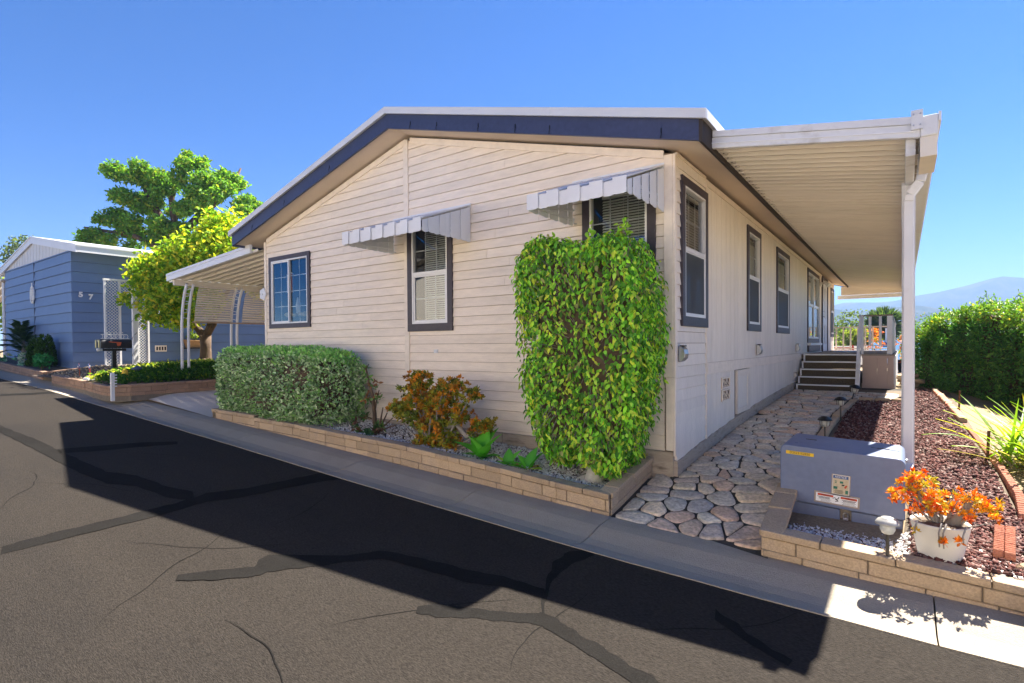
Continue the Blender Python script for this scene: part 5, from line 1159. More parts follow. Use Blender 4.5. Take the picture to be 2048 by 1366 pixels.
# strap-leaved clump: blades are parts
gc = thing('grass_clump', 'tall strap-leaved green clump on the bare soil at the right edge', 'plant', (1.15, 6.85, .38))
for i in range(300):
    az = random.uniform(0, 2*math.pi); dead = i > 205; el = random.uniform(.85, 1.5) if i < 110 else (random.uniform(.45, 1.1) if not dead else random.uniform(.05, .6)); L_ = random.uniform(.62, 1.05) if not dead else random.uniform(.4, .75)
    b = Vector((1.22+random.gauss(0,.19), 6.85+random.gauss(0,.19), .36)); a = Vector((math.cos(az)*math.cos(el), math.sin(az)*math.cos(el), math.sin(el))); s = a.cross(Vector((0,0,1))).normalized(); kk = 6; m = MB(); wd = random.uniform(.012,.022)*(.7 if dead else 1); bend = random.uniform(.1,.55)*(1.3 if dead else 1)
    for j in range(kk+1):
        f = j/kk; p = b+a*L_*f-Vector((0,0,1))*bend*L_*f*f*.8; p.z = max(p.z, .30+.01*random.random()); w_ = wd*(1-f**3)+.0008; m.v += [p-s*w_, p+Vector((0,0,-.004)), p+s*w_]
    m.f = [(3*j+q, 3*j+q+1, 3*j+q+4, 3*j+q+3) for j in range(kk) for q in (0,1)]; me = m.mesh('blade', True); at = me.color_attributes.new('tint', 'FLOAT_COLOR', 'POINT')
    c = random.choice([(.27,.42,.045),(.2,.36,.04),(.36,.47,.06),(.14,.28,.035),(.46,.43,.07)]) if not dead else random.choice([(.36,.28,.16),(.3,.24,.15),(.42,.36,.24),(.2,.24,.06)])
    for j in range(len(m.v)): at.data[j].color = (*c, 1)
    obj('blade', me, 'blade', gc)
# dry litter under it
lt = scat(700, .75, 1.9, 5.6, 8.2, lambda x, y: T(x, y)+.012); d = rnd(len(lt)); d[:,2] *= .15
o = twigs('dry_litter', lt, lt+nrm(d)*RNG.uniform(.03,.12,(len(lt),1)), .003, 'edge_tan', None); tag(o, 'dry fallen leaf litter on bare soil under the strap-leaved clump', 'leaf litter', kind='stuff')
lt = scat(260, .72, 2.4, 4.3, 9.5, lambda x, y: T(x, y)+.01)
rocks('soil_stones', lt, .018, [(.42,.34,.24),(.35,.28,.19),(.3,.24,.17)], 'small loose stones on the bare soil right of the edging')
for i, (x, y, s) in enumerate(((.03,4.12,.05),(.62,4.2,.075),(.72,4.28,.05))):
    bm = bmesh.new(); bmesh.ops.create_icosphere(bm, subdivisions=2, radius=s)
    for v in bm.verts: v.co = Vector((v.co.x*1.2, v.co.y*.9, v.co.z*.6))*(1+.18*math.sin(v.co.x*60+i)+.12*math.sin(v.co.y*80)); 
    me = bpy.data.meshes.new('garden_rock'); bm.to_mesh(me); bm.free(); o = obj('garden_rock', me, 'pot_white' if i == 0 else 'edge_tan'); o.location = (x, y, sbz(x, y)+s*.35)
    tag(o, ('small white rock between the solar lamp and the pot', 'tan rock beside the scalloped bricks at the right edge', 'smaller tan rock at the right edge of the bed')[i], 'rock')
# ------------------------------------------------------------------ the blue neighbour house
nbh = thing('blue_house', 'blue lap-sided house with a white gable and the number 57', 'house', (-20.7, 9, 1.0))
NX0, NX1, NY0, NY1 = -24.08, -17.37, 4.6, 18
ZW = 4.03; ZA = 4.60; NRX = (NX0+NX1)/2
rowh = .262; k = 0
while .85+rowh*k < ZW:
    z0 = .85+rowh*k; z1 = min(z0+rowh, ZW); k += 1; fl_ = .05 if z0 < 1.9 else 0
    for (a, b) in ((NX0, NRX-.02), (NRX+.02, NX1)):
        mm = lap_board([(a, z0), (b, z0), (b, z1), (a, z1)], z0, z0+rowh, lambda u, d, z: (u, NY0-d, z), .028); mm.build('siding_board', 'blue_siding', nbh)
    mm = lap_board([(NY0-.03, z0), (NY1, z0), (NY1, z1), (NY0-.03, z1)], z0, z0+rowh, lambda u, d, z: (NX1+d, u, z), .028); mm.build('siding_board', 'blue_siding', nbh)
B(NX0, NX1-.013, NY0+.013, NY1, .7, ZW).build('wall_core', 'blue_trim', nbh)
B(NRX-.019, NRX+.019, NY0-.03, NY0+.012, .85, ZW).build('seam_board', 'blue_trim', nbh)
MB().prism([(NX0-.02, NY0-.02, ZW), (NX1+.02, NY0-.02, ZW), (NRX, NY0-.02, ZA)], (0, .1, 0)).build('gable', 'gable_white', nbh)
m = MB()
for i in range(1, 22):
    x = NX0+(NX1-NX0)*i/22; h_ = (ZA-ZW)*(1-abs(x-NRX)/((NX1-NX0)/2)); m.box(x-.012, x+.012, NY0-.026, NY0-.0205, ZW+.01, ZW+h_-.02)
g = m.build('gable_batten', 'gable_white', nbh); g['kind'] = 'stuff'
rs_ = (ZA-ZW)/((NX1-NX0)/2)
for s in (-1, 1):
    e = (NX1-NX0)/2+.6; p = [(NRX, 4.5), (NRX+s*e, 4.5), (NRX+s*e, NY1+.3), (NRX, NY1+.3)]  # eave widened past its real reach to keep sun off the side wall
    zf = lambda x: ZA+.03-rs_*abs(x-NRX)
    MB().hexa([(x, y, zf(x)+.11) for x, y in p]+[(x, y, zf(x)+.15) for x, y in p]).build('roof', 'roof_white', nbh)
    p = [(NRX, 4.52), (NRX+s*(e-.02), 4.52), (NRX+s*(e-.02), 4.56), (NRX, 4.56)]; MB().hexa([(x, y, zf(x)-.06) for x, y in p]+[(x, y, zf(x)+.1095) for x, y in p]).build('fascia', 'roof_white', nbh)
    p = [(NRX+s*(e-.06), 4.561), (NRX+s*(e-.02), 4.561), (NRX+s*(e-.02), NY1), (NRX+s*(e-.06), NY1)]; MB().hexa([(x, y, zf(x)-.05) for x, y in p]+[(x, y, zf(x)+.1095) for x, y in p]).build('fascia', 'roof_white', nbh)
    p = [(NRX, 4.561), (NRX+s*(e-.061), 4.561), (NRX+s*(e-.061), NY1), (NRX, NY1)]; MB().hexa([(x, y, zf(x)-.02) for x, y in p]+[(x, y, zf(x)+.0) for x, y in p]).build('soffit', 'gable_white', nbh)
for i, (c, y, z) in enumerate((('5', 4.76, 2.88), ('7', 4.97, 2.83))):
    o = text(c, .18, (NX1+.036, y, z), (0,1,0), (0,0,1), 'white_ink', nbh, 'house_number', 1, .01, .008)
v = B(NX1+.03, NX1+.045, 6.46, 6.76, 1.37, 1.55).build('crawl_vent', 'trim_cream', nbh)
for i in range(4): B(NX1+.0455, NX1+.047, 6.49+.07*i, 6.53+.07*i, 1.41, 1.51).build('vent_hole', 'dark_inside', v)
wo_ = thing('wall_medallion', 'oval white openwork medallion on the blue gable wall', 'ornament', (-20.8, NY0-.05, 3.07))
m = MB(); N = 24
for (rx_, rz_) in ((.19,.25), (.10,.14)): m.tube([(-20.8+rx_*math.cos(2*math.pi*i/N), NY0-.05, 3.07+rz_*math.sin(2*math.pi*i/N)) for i in range(N+1)], .018, 6)
for i in range(8): a = i*math.pi/4; m.tube([(-20.8, NY0-.05, 3.07), (-20.8+.19*math.cos(a), NY0-.05, 3.07+.25*math.sin(a))], .014, 5); m.lathe([(.001,-.02),(.035,0),(.001,.02)], (-20.8+.15*math.cos(a+.39), NY0-.05, 3.07+.2*math.sin(a+.39)), 6)
m.tube([(-20.8, NY0-.05, 3.32), (-20.8, NY0-.05, 3.42)], .016, 5); m.build('fretwork', 'lattice', wo_)
nc = thing('neighbour_awning', 'beige ribbed awning at the left edge beyond the blue house', 'awning', (-25, 5, 1.1))
for i in range(24): y = 4.5+.2*i; MB().hexa([(-27.3,y,3.2),(-24.1,y,3.75),(-24.1,y+.16,3.75),(-27.3,y+.16,3.2),(-27.3,y,3.24),(-24.1,y,3.8),(-24.1,y+.17,3.8),(-27.3,y+.17,3.24)]).build('roof_pan', 'pan_beige', nc)
MB().tube([(-24.35, 4.6, 1.0), (-24.35, 4.6, 3.7)], .05, 8).build('post', 'white_metal', nc)
# hanging basket planter
hb = thing('wall_planter', 'wicker wall planter with small greens on the blue side wall', 'planter', (NX1+.2, 7.45, 1.48))
MB().hexa([(NX1+.05,7.26,1.48),(NX1+.3,7.26,1.48),(NX1+.3,7.64,1.48),(NX1+.05,7.64,1.48),(NX1+.04,7.2,1.72),(NX1+.38,7.2,1.70),(NX1+.38,7.7,1.68),(NX1+.04,7.7,1.72)]).build('basket', 'wicker', hb)
B(NX1+.03, NX1+.4, 7.15, 7.75, 1.44, 1.478).build('shelf', 'black', hb)
k = 30; rosettes(hb, np.stack([NX1+.2+RNG.uniform(-.12,.14,k), 7.45+RNG.uniform(-.2,.22,k), 1.74+RNG.uniform(0,.12,k)], 1), .07, [(.12,.2,.03),(.2,.26,.04),(.06,.12,.03)], None, 8, 'foliage', .04, 'leaf_tree')

# arbor with lattice panels
ar = thing('garden_arbor', 'white lattice garden arbor beside the blue house', 'arbor', (-16.3, 5.4, 1.0))
def lat(name, y0, y1, z0, z1, x, s=.075):
    m = MB(); w_ = (y1-y0); h_ = (z1-z0)
    for sg in (1, -1):
        c = -h_
        while c < w_+h_:
            # line y = c + sg*(z)
            pts = []
            for z in (0, h_):
                pts.append((c+(z if sg > 0 else h_-z), z))
            (ya, za), (yb, zb_) = pts
            # clip to 0..w
            def at_y(yv): return za+(yv-ya)*(zb_-za)/(yb-ya)
            lo_y, hi_y = max(0, min(ya, yb)), min(w_, max(ya, yb))
            if hi_y-lo_y > .01: m.bar((x+.004*sg, y0+lo_y, z0+at_y(lo_y)), (x+.004*sg, y0+hi_y, z0+at_y(hi_y)), .007, .028, (1,0,0))
            c += s
    o = m.build(name, 'lattice', ar); o['kind'] = 'stuff'; return o
lat('lattice_panel', 5.0, 5.3, .98, 3.2, -16.35); lat('lattice_panel', 5.70, 5.92, .98, 3.15, -16.35, .07); lat('lattice_panel', 5.3, 5.7, 2.75, 3.2, -16.35, .07); lat('lattice_panel', 6.05, 6.35, 2.3, 3.1, -16.6, .09)
for y in (4.98, 5.3, 5.7, 5.94): B(-16.38, -16.32, y-.02, y+.02, .9, 3.22 if y < 5.5 else 3.17).build('post', 'lattice', ar)
B(-16.39, -16.31, 4.95, 5.97, 3.2005, 3.25).build('header', 'lattice', ar)
MB().tube([(-16.35, 5.32, 2.55), (-16.35, 5.36, 2.68), (-16.35, 5.5, 2.75), (-16.35, 5.64, 2.68), (-16.35, 5.68, 2.55)], .02, 6).build('arch', 'lattice', ar)
B(-15.65, -15.55, 5.32, 5.42, .95, 3.0).build('post', 'lattice', ar)
MB().tube([(-15.6+.06*math.cos(i*.9), 5.37+.06*math.sin(i*.9), 1.0+i*.06) for i in range(30)], .006, 4).build('wire_light', 'bronze', ar)

# mailbox
mx_ = thing('mailbox', 'black twin mailbox with an orange flag and a scroll name rack on top', 'mailbox', (-14.5, 4.57, .9))
B(-14.54, -14.46, 4.53, 4.61, .85, 1.42).build('post', 'black', mx_); B(-14.6, -14.4, 4.33, 4.78, 1.42, 1.475).build('bracket', 'black', mx_)
for dx in (-.14, .06):
    pr = [(-.075,0),(.075,0),(.075,.13)]+[(.075*math.cos(a), .13+.075*math.sin(a)) for a in [math.pi*k/8 for k in range(1, 8)]]+[(-.075,.13)]
    bx_ = MB().prism([(-14.5+dx+.04+px, 4.27, 1.48+pz_) for px, pz_ in pr], (0, .6, 0)).build('box', 'black', mx_)
    B(-14.5+dx+.0, -14.5+dx+.05, 4.262, 4.2695, 1.5, 1.66).build('brass_clip', 'brass', bx_)
fg = MB().prism([(-14.318, 4.42, 1.635), (-14.318, 4.66, 1.615), (-14.318, 4.64, 1.54), (-14.318, 4.58, 1.535), (-14.318, 4.57, 1.60), (-14.318, 4.43, 1.618)], (.008, 0, 0)).build('flag', 'hanger_orange', mx_)
m = MB(); m.tube([(-14.4, 4.3, 1.70), (-14.4, 4.84, 1.70)], .008, 5); m.tube([(-14.4, 4.3, 1.79), (-14.4, 4.8, 1.79)], .008, 5)
for i in range(7): y = 4.32+.08*i; m.tube([(-14.4, y, 1.70), (-14.4, y+.02, 1.745), (-14.4, y, 1.79)], .006, 4)
for i in range(3): y = 4.45+.12*i; m.tube([(-14.4, y+.03*math.cos(a), 1.82+.03*math.sin(a)) for a in [k*.7 for k in range(9)]], .006, 4)
m.build('scroll_rack', 'lattice', mx_)
MB().tube([(-14.45, 4.24, 1.45), (-14.45, 4.28, 1.45)], .035, 8).build('reflector', 'paper', mx_)
mp_ = thing('marker_post', 'short white notched marker post at the planter corner', 'post', (-11.33, 3.55, .55))
B(-11.37, -11.31, 3.52, 3.57, .55, 1.05).build('post', 'paper', mp_)
for i in range(5): B(-11.30+.0, -11.29, 3.515, 3.6, .80+.05*i, .82+.05*i).build('digit_plate', 'lattice', mp_)
gl = thing('garden_lamp', 'low blue-grey garden lamp in the green bed', 'lamp', (-12.4, 4.3, .95)); MB().tube([(-12.4,4.3,.85),(-12.4,4.3,1.0)], .02, 6).build('stake', 'black', gl); MB().lathe([(.03,1.0),(.05,1.05),(.11,1.06),(.09,1.09),(.03,1.12),(.001,1.125)], (-12.4,4.3,0), 12).build('cap', 'blue_trim', gl, True)
yb_ = thing('yellow_bird', 'small yellow bird ornament in the green bed', 'ornament', (-12.2, 4.02, .9)); m = MB(); m.lathe([(.02,0),(.09,.03),(.1,.08),(.06,.14),(.05,.17),(.045,.2),(.01,.23)], (-12.2,4.02,.85), 10); m.tube([(-12.2,4.02,.95),(-12.28,3.98,.9),(-12.33,3.95,.92)], [.05,.04,.01], 6); m.build('body', 'yellow_bird', yb_, True)
for i, (x, y) in enumerate(((-14.55, 3.95), (-13.9, 3.95))):
    t = thing('pinwheel', ('left of two small red and white pinwheels in the gravel bed', 'right of two small red and white pinwheels in the gravel bed')[i], 'ornament', (x, y, .9)); MB().tube([(x,y,.8),(x,y,1.08)], .008, 5).build('stick', 'hanger_orange', t)
    for k in range(6): a = k*math.pi/3; MB().prism([(x,y-.012,1.1),(x+.07*math.cos(a),y-.012,1.1+.07*math.sin(a)),(x+.06*math.cos(a+.6),y-.012,1.1+.06*math.sin(a+.6))], (0,-.003-.001*k,0)).build('vane', ('paper','red_paint','blue_ink')[k % 3], t)
# green ground cover and yard gravel
n = 9000; x = RNG.uniform(-14.6, -11.5, n); y = RNG.uniform(3.75, 6.6, n); k_ = (x > -13.4-(y-3.8)*.5); x, y = x[k_], y[k_]; n = len(x); z = np.array([yard(a, b) for a, b in zip(x, y)])+RNG.uniform(.0,.13,n)
C = pick([(.05,.13,.025),(.08,.18,.03),(.035,.09,.02),(.2,.27,.04)], n, [4,3,3,.7]); C[x < -13] = pick([(.3,.36,.06),(.4,.42,.1),(.1,.2,.03)], int((x < -13).sum()))
o = foliage('ground_cover', [leaves(np.stack([x,y,z],1), rnd(n)*.5+np.array([0,0,1]), nrm(rnd(n)+np.array([0,0,.4])), RNG.uniform(.05,.1,n), RNG.uniform(.025,.05,n), C)], 'leaf_tree', None); tag(o, 'low green ground cover in the bed beside the driveway', 'ground cover', kind='stuff')
rocks('yard_gravel', scat(3500, -16.8, -12.6, 3.85, 7.5, lambda x, y: yard(x, y)+.03), .03, [(.3,.24,.17),(.2,.16,.12),(.4,.33,.24),(.14,.11,.09)], 'brown gravel and bark around the lattice arbor')

# ------------------------------------------------------------------ trees
def tree(name, label, base, limbs, clumps, leafL, cols, wts, nleaf, mt='leaf_tree', bark='bark', group=None, aspect=.55, cat='tree'):
    t = thing(name, label, cat, base, group); m = MB()
    for pts, r in limbs: m.tube(pts, r, 9)
    tr_ = m.build('trunk', bark, t, True)
    vol = np.array([a*b*c for _, (a, b, c) in clumps])**(2/3); ks = np.maximum(12, (nleaf*vol/vol.sum()).astype(int)); Ps, Ns = [], []
    for (c, r), k in zip(clumps, ks):
        d = rnd(k); f = RNG.uniform(.3, 1.18, (k,1))**.6; Ps.append(np.array(c)+d*f*np.array(r)*(1+.18*np.sin(d[:,:1]*7+d[:,2:]*5))); Ns.append(d)
    P, Nn = np.concatenate(Ps), np.concatenate(Ns); n = len(P); C = pick(cols, n, wts)
    foliage('crown', [leaves(P, Nn*.5+rnd(n)*.8+np.array([0,0,.3]), nrm(rnd(n)+np.array([0,0,-.35])), RNG.uniform(leafL*.7,leafL*1.3,n), leafL*aspect*RNG.uniform(.8,1.2,n), C)], mt, t)
    return t
TB = np.array([-14.6, 6.6, 1.02])
limbs = [([TB+(0,0,-.1), TB+(.02,0,.15), TB+(.03,0,.45), TB+(.02,0,.78)], [.24,.15,.13,.14]), ([TB+(.02,0,.72), TB+(-.25,-.1,1.0), TB+(-.45,-.2,1.35), TB+(-.7,-.3,2.2)], [.11,.085,.07,.03]), ([TB+(.02,0,.75), TB+(.02,.1,1.05), TB+(.1,.15,1.5), TB+(0,.2,2.4)], [.08,.06,.055,.03]), ([TB+(.04,0,.74), TB+(.2,.12,1.05), TB+(.33,.2,1.45), TB+(.7,.5,2.4)], [.09,.075,.06,.03])]
for a in (R(190), R(250), R(320)): limbs.append(([TB+(0,0,.2), TB+(.2*math.cos(a),.2*math.sin(a),.06), TB+(.48*math.cos(a),.48*math.sin(a),-.04)], [.1,.08,.03]))
cl = []
for (x, y, z, a, b, c) in ((-14.9,6.2,3.6,.75,.7,.55),(-15.6,6.0,3.5,.6,.6,.5),(-15.4,5.7,3.0,.55,.5,.5),(-14.2,6.6,3.9,.8,.7,.5),(-13.7,7.0,3.75,.7,.7,.5),(-13.2,7.3,3.7,.6,.6,.45),(-14.6,5.8,2.7,.5,.5,.4),(-14.1,6.2,3.1,.6,.5,.45),(-14.9,5.6,2.35,.35,.35,.3),(-14.5,6.0,2.2,.45,.4,.25),(-13.9,6.3,2.6,.5,.4,.35),(-14.7,6.7,4.3,.55,.5,.35),(-13.9,7.0,4.35,.6,.5,.35),(-16.2,5.9,3.3,.4,.4,.3),(-13.4,7.6,3.0,.5,.4,.3),(-12.9,7.5,2.3,.3,.3,.12),(-12.5,7.3,2.2,.25,.25,.1),(-15.3,6.3,4.1,.4,.4,.3),(-16.0,5.4,2.75,.25,.25,.18),(-13.0,7.9,4.2,.6,.6,.45),(-12.6,8.2,3.7,.55,.55,.4),(-13.6,7.8,4.7,.5,.5,.3),(-15.9,6.4,3.9,.45,.45,.3),(-14.3,6.9,4.75,.5,.5,.3),(-16.1,5.8,3.6,.45,.4,.3),(-12.2,8.4,4.3,.4,.4,.3)): cl.append(((x,y,z),(a,b,c)))
tree('shade_tree', 'yellow-green broad-leaved tree between the blue house and the carport', TB, limbs, cl, .125, [(0.351,0.459,0.041),(0.446,0.513,0.047),(0.203,0.365,0.034),(0.135,0.270,0.027),(0.567,0.486,0.047)], [4,3,4,3,2], 14500, aspect=.6)
BT = np.array([-33.5, 13.8, 1.0]); S_ = 1.0
def q(x, y, z): return BT+np.array([x, y, z])
limbs = [([q(0,0,-.5), q(.1,0,3), q(.0,0,6.0), q(-.2,0,7.6)], [.5,.4,.34,.3]), ([q(-.1,0,6.5), q(-1.2,0,8.2), q(-1.9,0,9.6), q(-2.6,0,10.6)], [.26,.2,.15,.06]), ([q(0,0,6.8), q(.9,.6,8.4), q(2.0,1.0,9.6), q(2.4,1.2,11)], [.26,.2,.14,.05]), ([q(-.2,0,7.2), q(-.4,0,9), q(-.2,.2,10.5)], [.2,.16,.06]), ([q(0,0,5.6), q(-2,-.5,6.8), q(-4.2,-1,7.2)], [.18,.13,.05]), ([q(.1,0,5.8), q(2,.9,7.0), q(4.2,1.9,7.5)], [.18,.13,.05])]
cl = []
rb_ = np.random.default_rng(21)
for (x, z, r) in ((-2.6,10.6,.9),(-1.6,10.8,.8),(-.6,10.4,.9),(.2,9.9,.7),(1.6,11.0,.8),(2.4,10.6,1.0),(3.0,9.7,.9),(3.6,8.9,.7),(2.2,9.4,.9),(1.4,8.6,.8),(-2.9,9.4,.8),(-2.0,9.2,.9),(-3.2,8.4,.8),(-2.3,8.0,.9),(-1.0,9.0,.7),(-.6,7.9,.8),(.6,7.6,.7),(2.6,8.0,.8),(3.4,7.4,.8),(-3.6,7.2,.8),(-4.6,6.9,.7),(-5.2,6.5,.5),(4.4,7.2,.7),(1.4,7.0,.8),(-1.6,7.0,.8),(5.0,6.6,.7),(1.1,11.6,.4),(4.3,8.2,.3),(-4.3,7.7,.3),(1.2,10.0,.5)):
    for k in range(4): cl.append((tuple(BT+np.array([x*.81+rb_.uniform(-.5,.5), x*.585+rb_.uniform(-1.2,1.2), z-.55+rb_.uniform(-.4,.4)])), (r*.62,r*.62,r*.44)))
limbs = [([BT+np.array([(p-BT)[0]*.81, (p-BT)[0]*.585+(p-BT)[1], (p-BT)[2]]) for p in pts], r) for pts, r in limbs]
tree('tall_tree', 'tall green tree rising behind the blue house roof', BT, limbs, cl, .2, [(0.126,0.288,0.045),(0.180,0.360,0.054),(0.090,0.198,0.036),(0.288,0.360,0.054)], [4,3,3,2], 36000, aspect=.6)
tree('background_tree', 'light green tree at the far left behind the blue house', (-52,10.5,1), [([(-52,10.5,.5),(-52,10.5,4.5)], [.4,.2])], [((-52+a,10.5+b,c),(1.6,1.6,1.1)) for a, b, c in ((0,0,5.2),(-1.8,-.5,4.6),(1.6,.6,4.4),(.4,.2,3.6),(-2.6,-.6,5.6))], .3, [(.13,.2,.05),(.2,.26,.08)], None, 2600, group='background trees')
tree('background_tree', 'grey-green treetop just above the blue house ridge', (-78,16.4,1), [([(-78,16.4,.5),(-78,16.4,11)], [.5,.2])], [((-78+a,16.4+b,c),(1.5,1.5,1.2)) for a, b, c in ((0,0,12.6),(-1.5,-.4,11.7),(1.6,.4,11.8),(0,0,10))], .4, [(.1,.15,.09),(.14,.19,.12)], None, 1200, group='background trees')
tree('background_tree', 'small dark treetop above the blue roof left of the tall tree', (-72,22,1), [([(-72,22,.5),(-72,22,11)], [.5,.2])], [((-72+a,22+b,c),(1.6,1.6,.8)) for a, b, c in ((0,0,12.4),(-1.8,-.4,12.0),(2,.4,11.8))], .4, [(.08,.12,.08),(.12,.16,.1)], None, 900, group='background trees')
# small bed plants by the blue gable
pm = thing('feather_palm', 'dark feathery palm in the bed under the blue gable', 'palm', (-20.9, 4.35, 1.05))
MB().tube([(-20.9,4.35,.95),(-20.88,4.35,1.5),(-20.86,4.35,1.75)], [.06,.05,.035], 8).build('trunk', 'bark_grey', pm, True)
Pp, Aa, Nv = [], [], []
for i in range(16):
    az = i*2.4; el = R(75-i*3.2); a = np.array([math.cos(az)*math.cos(el), math.sin(az)*math.cos(el)*.5-.1, math.sin(el)]); s = nrm(np.cross(a,[0,0,1]))
    o0 = np.array([-20.88,4.35,1.3+.03*(16-i)])
    for k in range(20):
        f = (k+2)/22; p = o0+a*.95*f+np.array([0,0,-.45*f*f])
        for sg in (1,-1): Pp.append(p); Aa.append(a*.6+s*sg*.8+np.array([0,0,-.15])); Nv.append([0,0,1])
n = len(Pp); foliage('fronds', [leaves(np.array(Pp), np.array(Nv)+rnd(n)*.2, np.array(Aa), .22, .03, pick([(.025,.07,.035),(.04,.1,.05),(.08,.16,.04)], n, [4,3,1]))], 'leaf_dark', pm)
for i, (x, h_) in enumerate(((-19.3, .78), (-18.55, .84))):
    t = thing('dwarf_cypress', ('left of two small cone-shaped cypresses by the blue wall', 'right of two small cone-shaped cypresses by the blue wall')[i], 'shrub', (x, 4.3, 1.0), 'cone-shaped cypresses')
    n = 1500; f = RNG.uniform(0,1,n)**.6; az = RNG.uniform(0,6.28,n); r_ = .27*(1-f**1)*1.0+.03; zz = 1.92-.0+(-1+ (1-f))*0; z = 1.0+h_*(1-f); rr = .26*np.sqrt(f)*(1-.25*f); P = np.stack([x+rr*np.cos(az), 4.3+rr*np.sin(az), z], 1)
    foliage('foliage', [leaves(P, rnd(n), nrm(np.stack([np.cos(az),np.sin(az),np.full(n,1.0)],1)+rnd(n)*.4), .09, .035, pick([(.04,.1,.02),(.06,.14,.025),(.03,.07,.02)], n))], 'leaf_dark', t); MB().tube([(x,4.3,.9),(x,4.3,1.5)], [.04,.02], 6).build('trunk', 'bark', t)
for i, (x, y, cs, lb_) in enumerate(((-19.85,4.12,[(.2,.4,.36),(.1,.3,.22),(.45,.5,.55),(.1,.12,.4)],'blue-green and white flowering plant below the gable'),(-22.2,4.15,[(.15,.4,.33),(.5,.52,.55),(.08,.2,.12)],'blue-green flowering plant at the left frame edge'),(-18.0,4.1,[(.03,.18,.07),(.05,.25,.1)],'low bright green fern at the planter end'))):
    t = thing('bed_plant', lb_, 'plant', (x,y,.95)); k = 26; rosettes(t, np.stack([x+RNG.normal(0,.22,k), y+RNG.normal(0,.08,k), 1.02+RNG.uniform(0,.28,k)], 1), .1, cs, None, 9, 'foliage', .05, 'leaf_tree'); MB().tube([(x,y,.9),(x,y,1.15)], .02, 5).build('stem', 'bark', t)

# ------------------------------------------------------------------ beyond the porch: roofs, trees, hills
def far_house(label, x0, x1, y0, y1, zw, zr, rm, name='distant_house'):
    t = thing(name, label, 'house', ((x0+x1)/2, (y0+y1)/2, zw-3)); B(x0, x1, y0, y1, zw-4.5, zw).build('wall', 'wall_pale', t); ym = (y0+y1)/2
    for s, ye in ((-1, y0-.4), (1, y1+.4)): MB().hexa([(x0-.4,ye,zw-.05),(x1+.4,ye,zw-.05),(x1+.4,ym,zr),(x0-.4,ym,zr),(x0-.4,ye,zw+.05),(x1+.4,ye,zw+.05),(x1+.4,ym,zr+.1),(x0-.4,ym,zr+.1)]).build('roof', rm, t)
    for X in (x0, x1): MB().prism([(X,y0,zw-.06),(X,y1,zw-.06),(X,ym,zr-.1)], (.05 if X == x0 else -.05,0,0)).build('gable', 'wall_pale', t)
    return t
bh1 = far_house('distant house with a blue roof seen past the porch railing', -1.2, 9, 36, 44, .3, 1.5, 'roof_blue')
MB().box(-.85, -.45, 39.6, 40.0, 1.2, 2.35).build('roof_vent', 'paper', bh1); B(-.9, -.4, 39.55, 40.05, 2.3505, 2.45).build('vent_cap', 'bronze', bh1)
far_house('distant house with a pale roof left of the blue roof', -10, -2.0, 42, 50, .0, 1.15, 'roof_pale')
rc = thing('red_bench', 'red slatted bench seen through the porch railing', 'bench', (-2.0, 24, -1)); 
for i in range(4): B(-2.25, -1.45, 23.6, 23.64, 1.0+.09*i, 1.05+.09*i).build('slat', 'red_paint', rc)
for x in (-2.2, -1.5): B(x-.03, x+.03, 23.65, 23.7, -1.5, 1.4).build('leg', 'red_paint', rc)
for i, (x, y, h_, r, cs, lb_) in enumerate(((-6.6,70,4.2,2.0,[(.05,.1,.04),(.07,.13,.05)],'dark round tree behind the left end of the porch railing'),(-4.3,66,4.3,2.2,[(.08,.12,.06),(.1,.15,.08)],'tall grey-green tree behind the porch railing'),(-3.0,60,3.4,1.6,[(.14,.2,.05),(.18,.22,.06)],'yellow-green tree behind the middle of the porch railing'),(.3,64,2.6,2.0,[(.07,.12,.04),(.1,.16,.05)],'low green tree behind the right end of the porch railing'),(2.2,58,2.7,2.0,[(.08,.14,.05),(.12,.18,.06)],'green tree just left of the large hedge'),(-8.8,62,3.0,2.2,[(.06,.11,.05),(.09,.14,.06)],'green tree beside the far corner of the porch'))):
    zb = T(x, y); tree('distant_tree', lb_, (x,y,zb), [([(x,y,zb-.3),(x,y,h_-1)], [.3,.15])], [((x+random.uniform(-.7,.7)*r, y+random.uniform(-.7,.7)*r, h_-random.uniform(.3,3.4)*r*.8),(r*.7,r*.7,r*.5)) for _ in range(12)], .3, cs, None, 3200, group='distant trees')
x, y = -1.35, 58; zb = T(x, y); t = thing('distant_palm', 'distant fan palm rising between the porch balusters', 'palm', (x,y,zb), 'distant trees'); MB().tube([(x,y,zb),(x,y,3.0)], [.3,.22], 8).build('trunk', 'bark', t)
d = nrm(rnd(420)+np.array([0,0,.25])); P = np.array([x,y,3.1])+d*.25; foliage('fronds', [leaves(P, rnd(420), d, 1.4, .22, pick([(.06,.11,.05),(.1,.15,.06)], 420), .1, .3)], 'leaf_dark', t)
for i, (px_, y, lb_) in enumerate(((-.75,21.5,'orange flowering plant in a dark pot beyond the porch'),(.05,19.0,'pink and orange flowering plant at the right rear of the porch'))):
    t = thing('flowering_plant', lb_, 'plant', (px_, y, .9)); k = 30; zc = 1.55 if i == 0 else 1.25; rosettes(t, np.stack([px_+RNG.normal(0,.13,k), y+RNG.normal(0,.13,k), zc+RNG.uniform(-.35,.4,k)], 1), .1, [(.5,.18,.05),(.55,.25,.15),(.2,.25,.05),(.4,.1,.06)], None, 8, 'foliage', .06, 'leaf_tree')
    MB().tube([(px_,y,.4),(px_,y,1.3)], .02, 6).build('stem', 'bark', t)
    MB().lathe([(.14,T(px_,y)-.05),(.2,.95),(.22,1.0),(.18,1.0)], (px_,y,0), 12).build('pot', 'black', t)
rw = thing('rock_border', 'pale rocks stacked beside the rear of the porch', 'rocks', (.15, 14.2, .6))
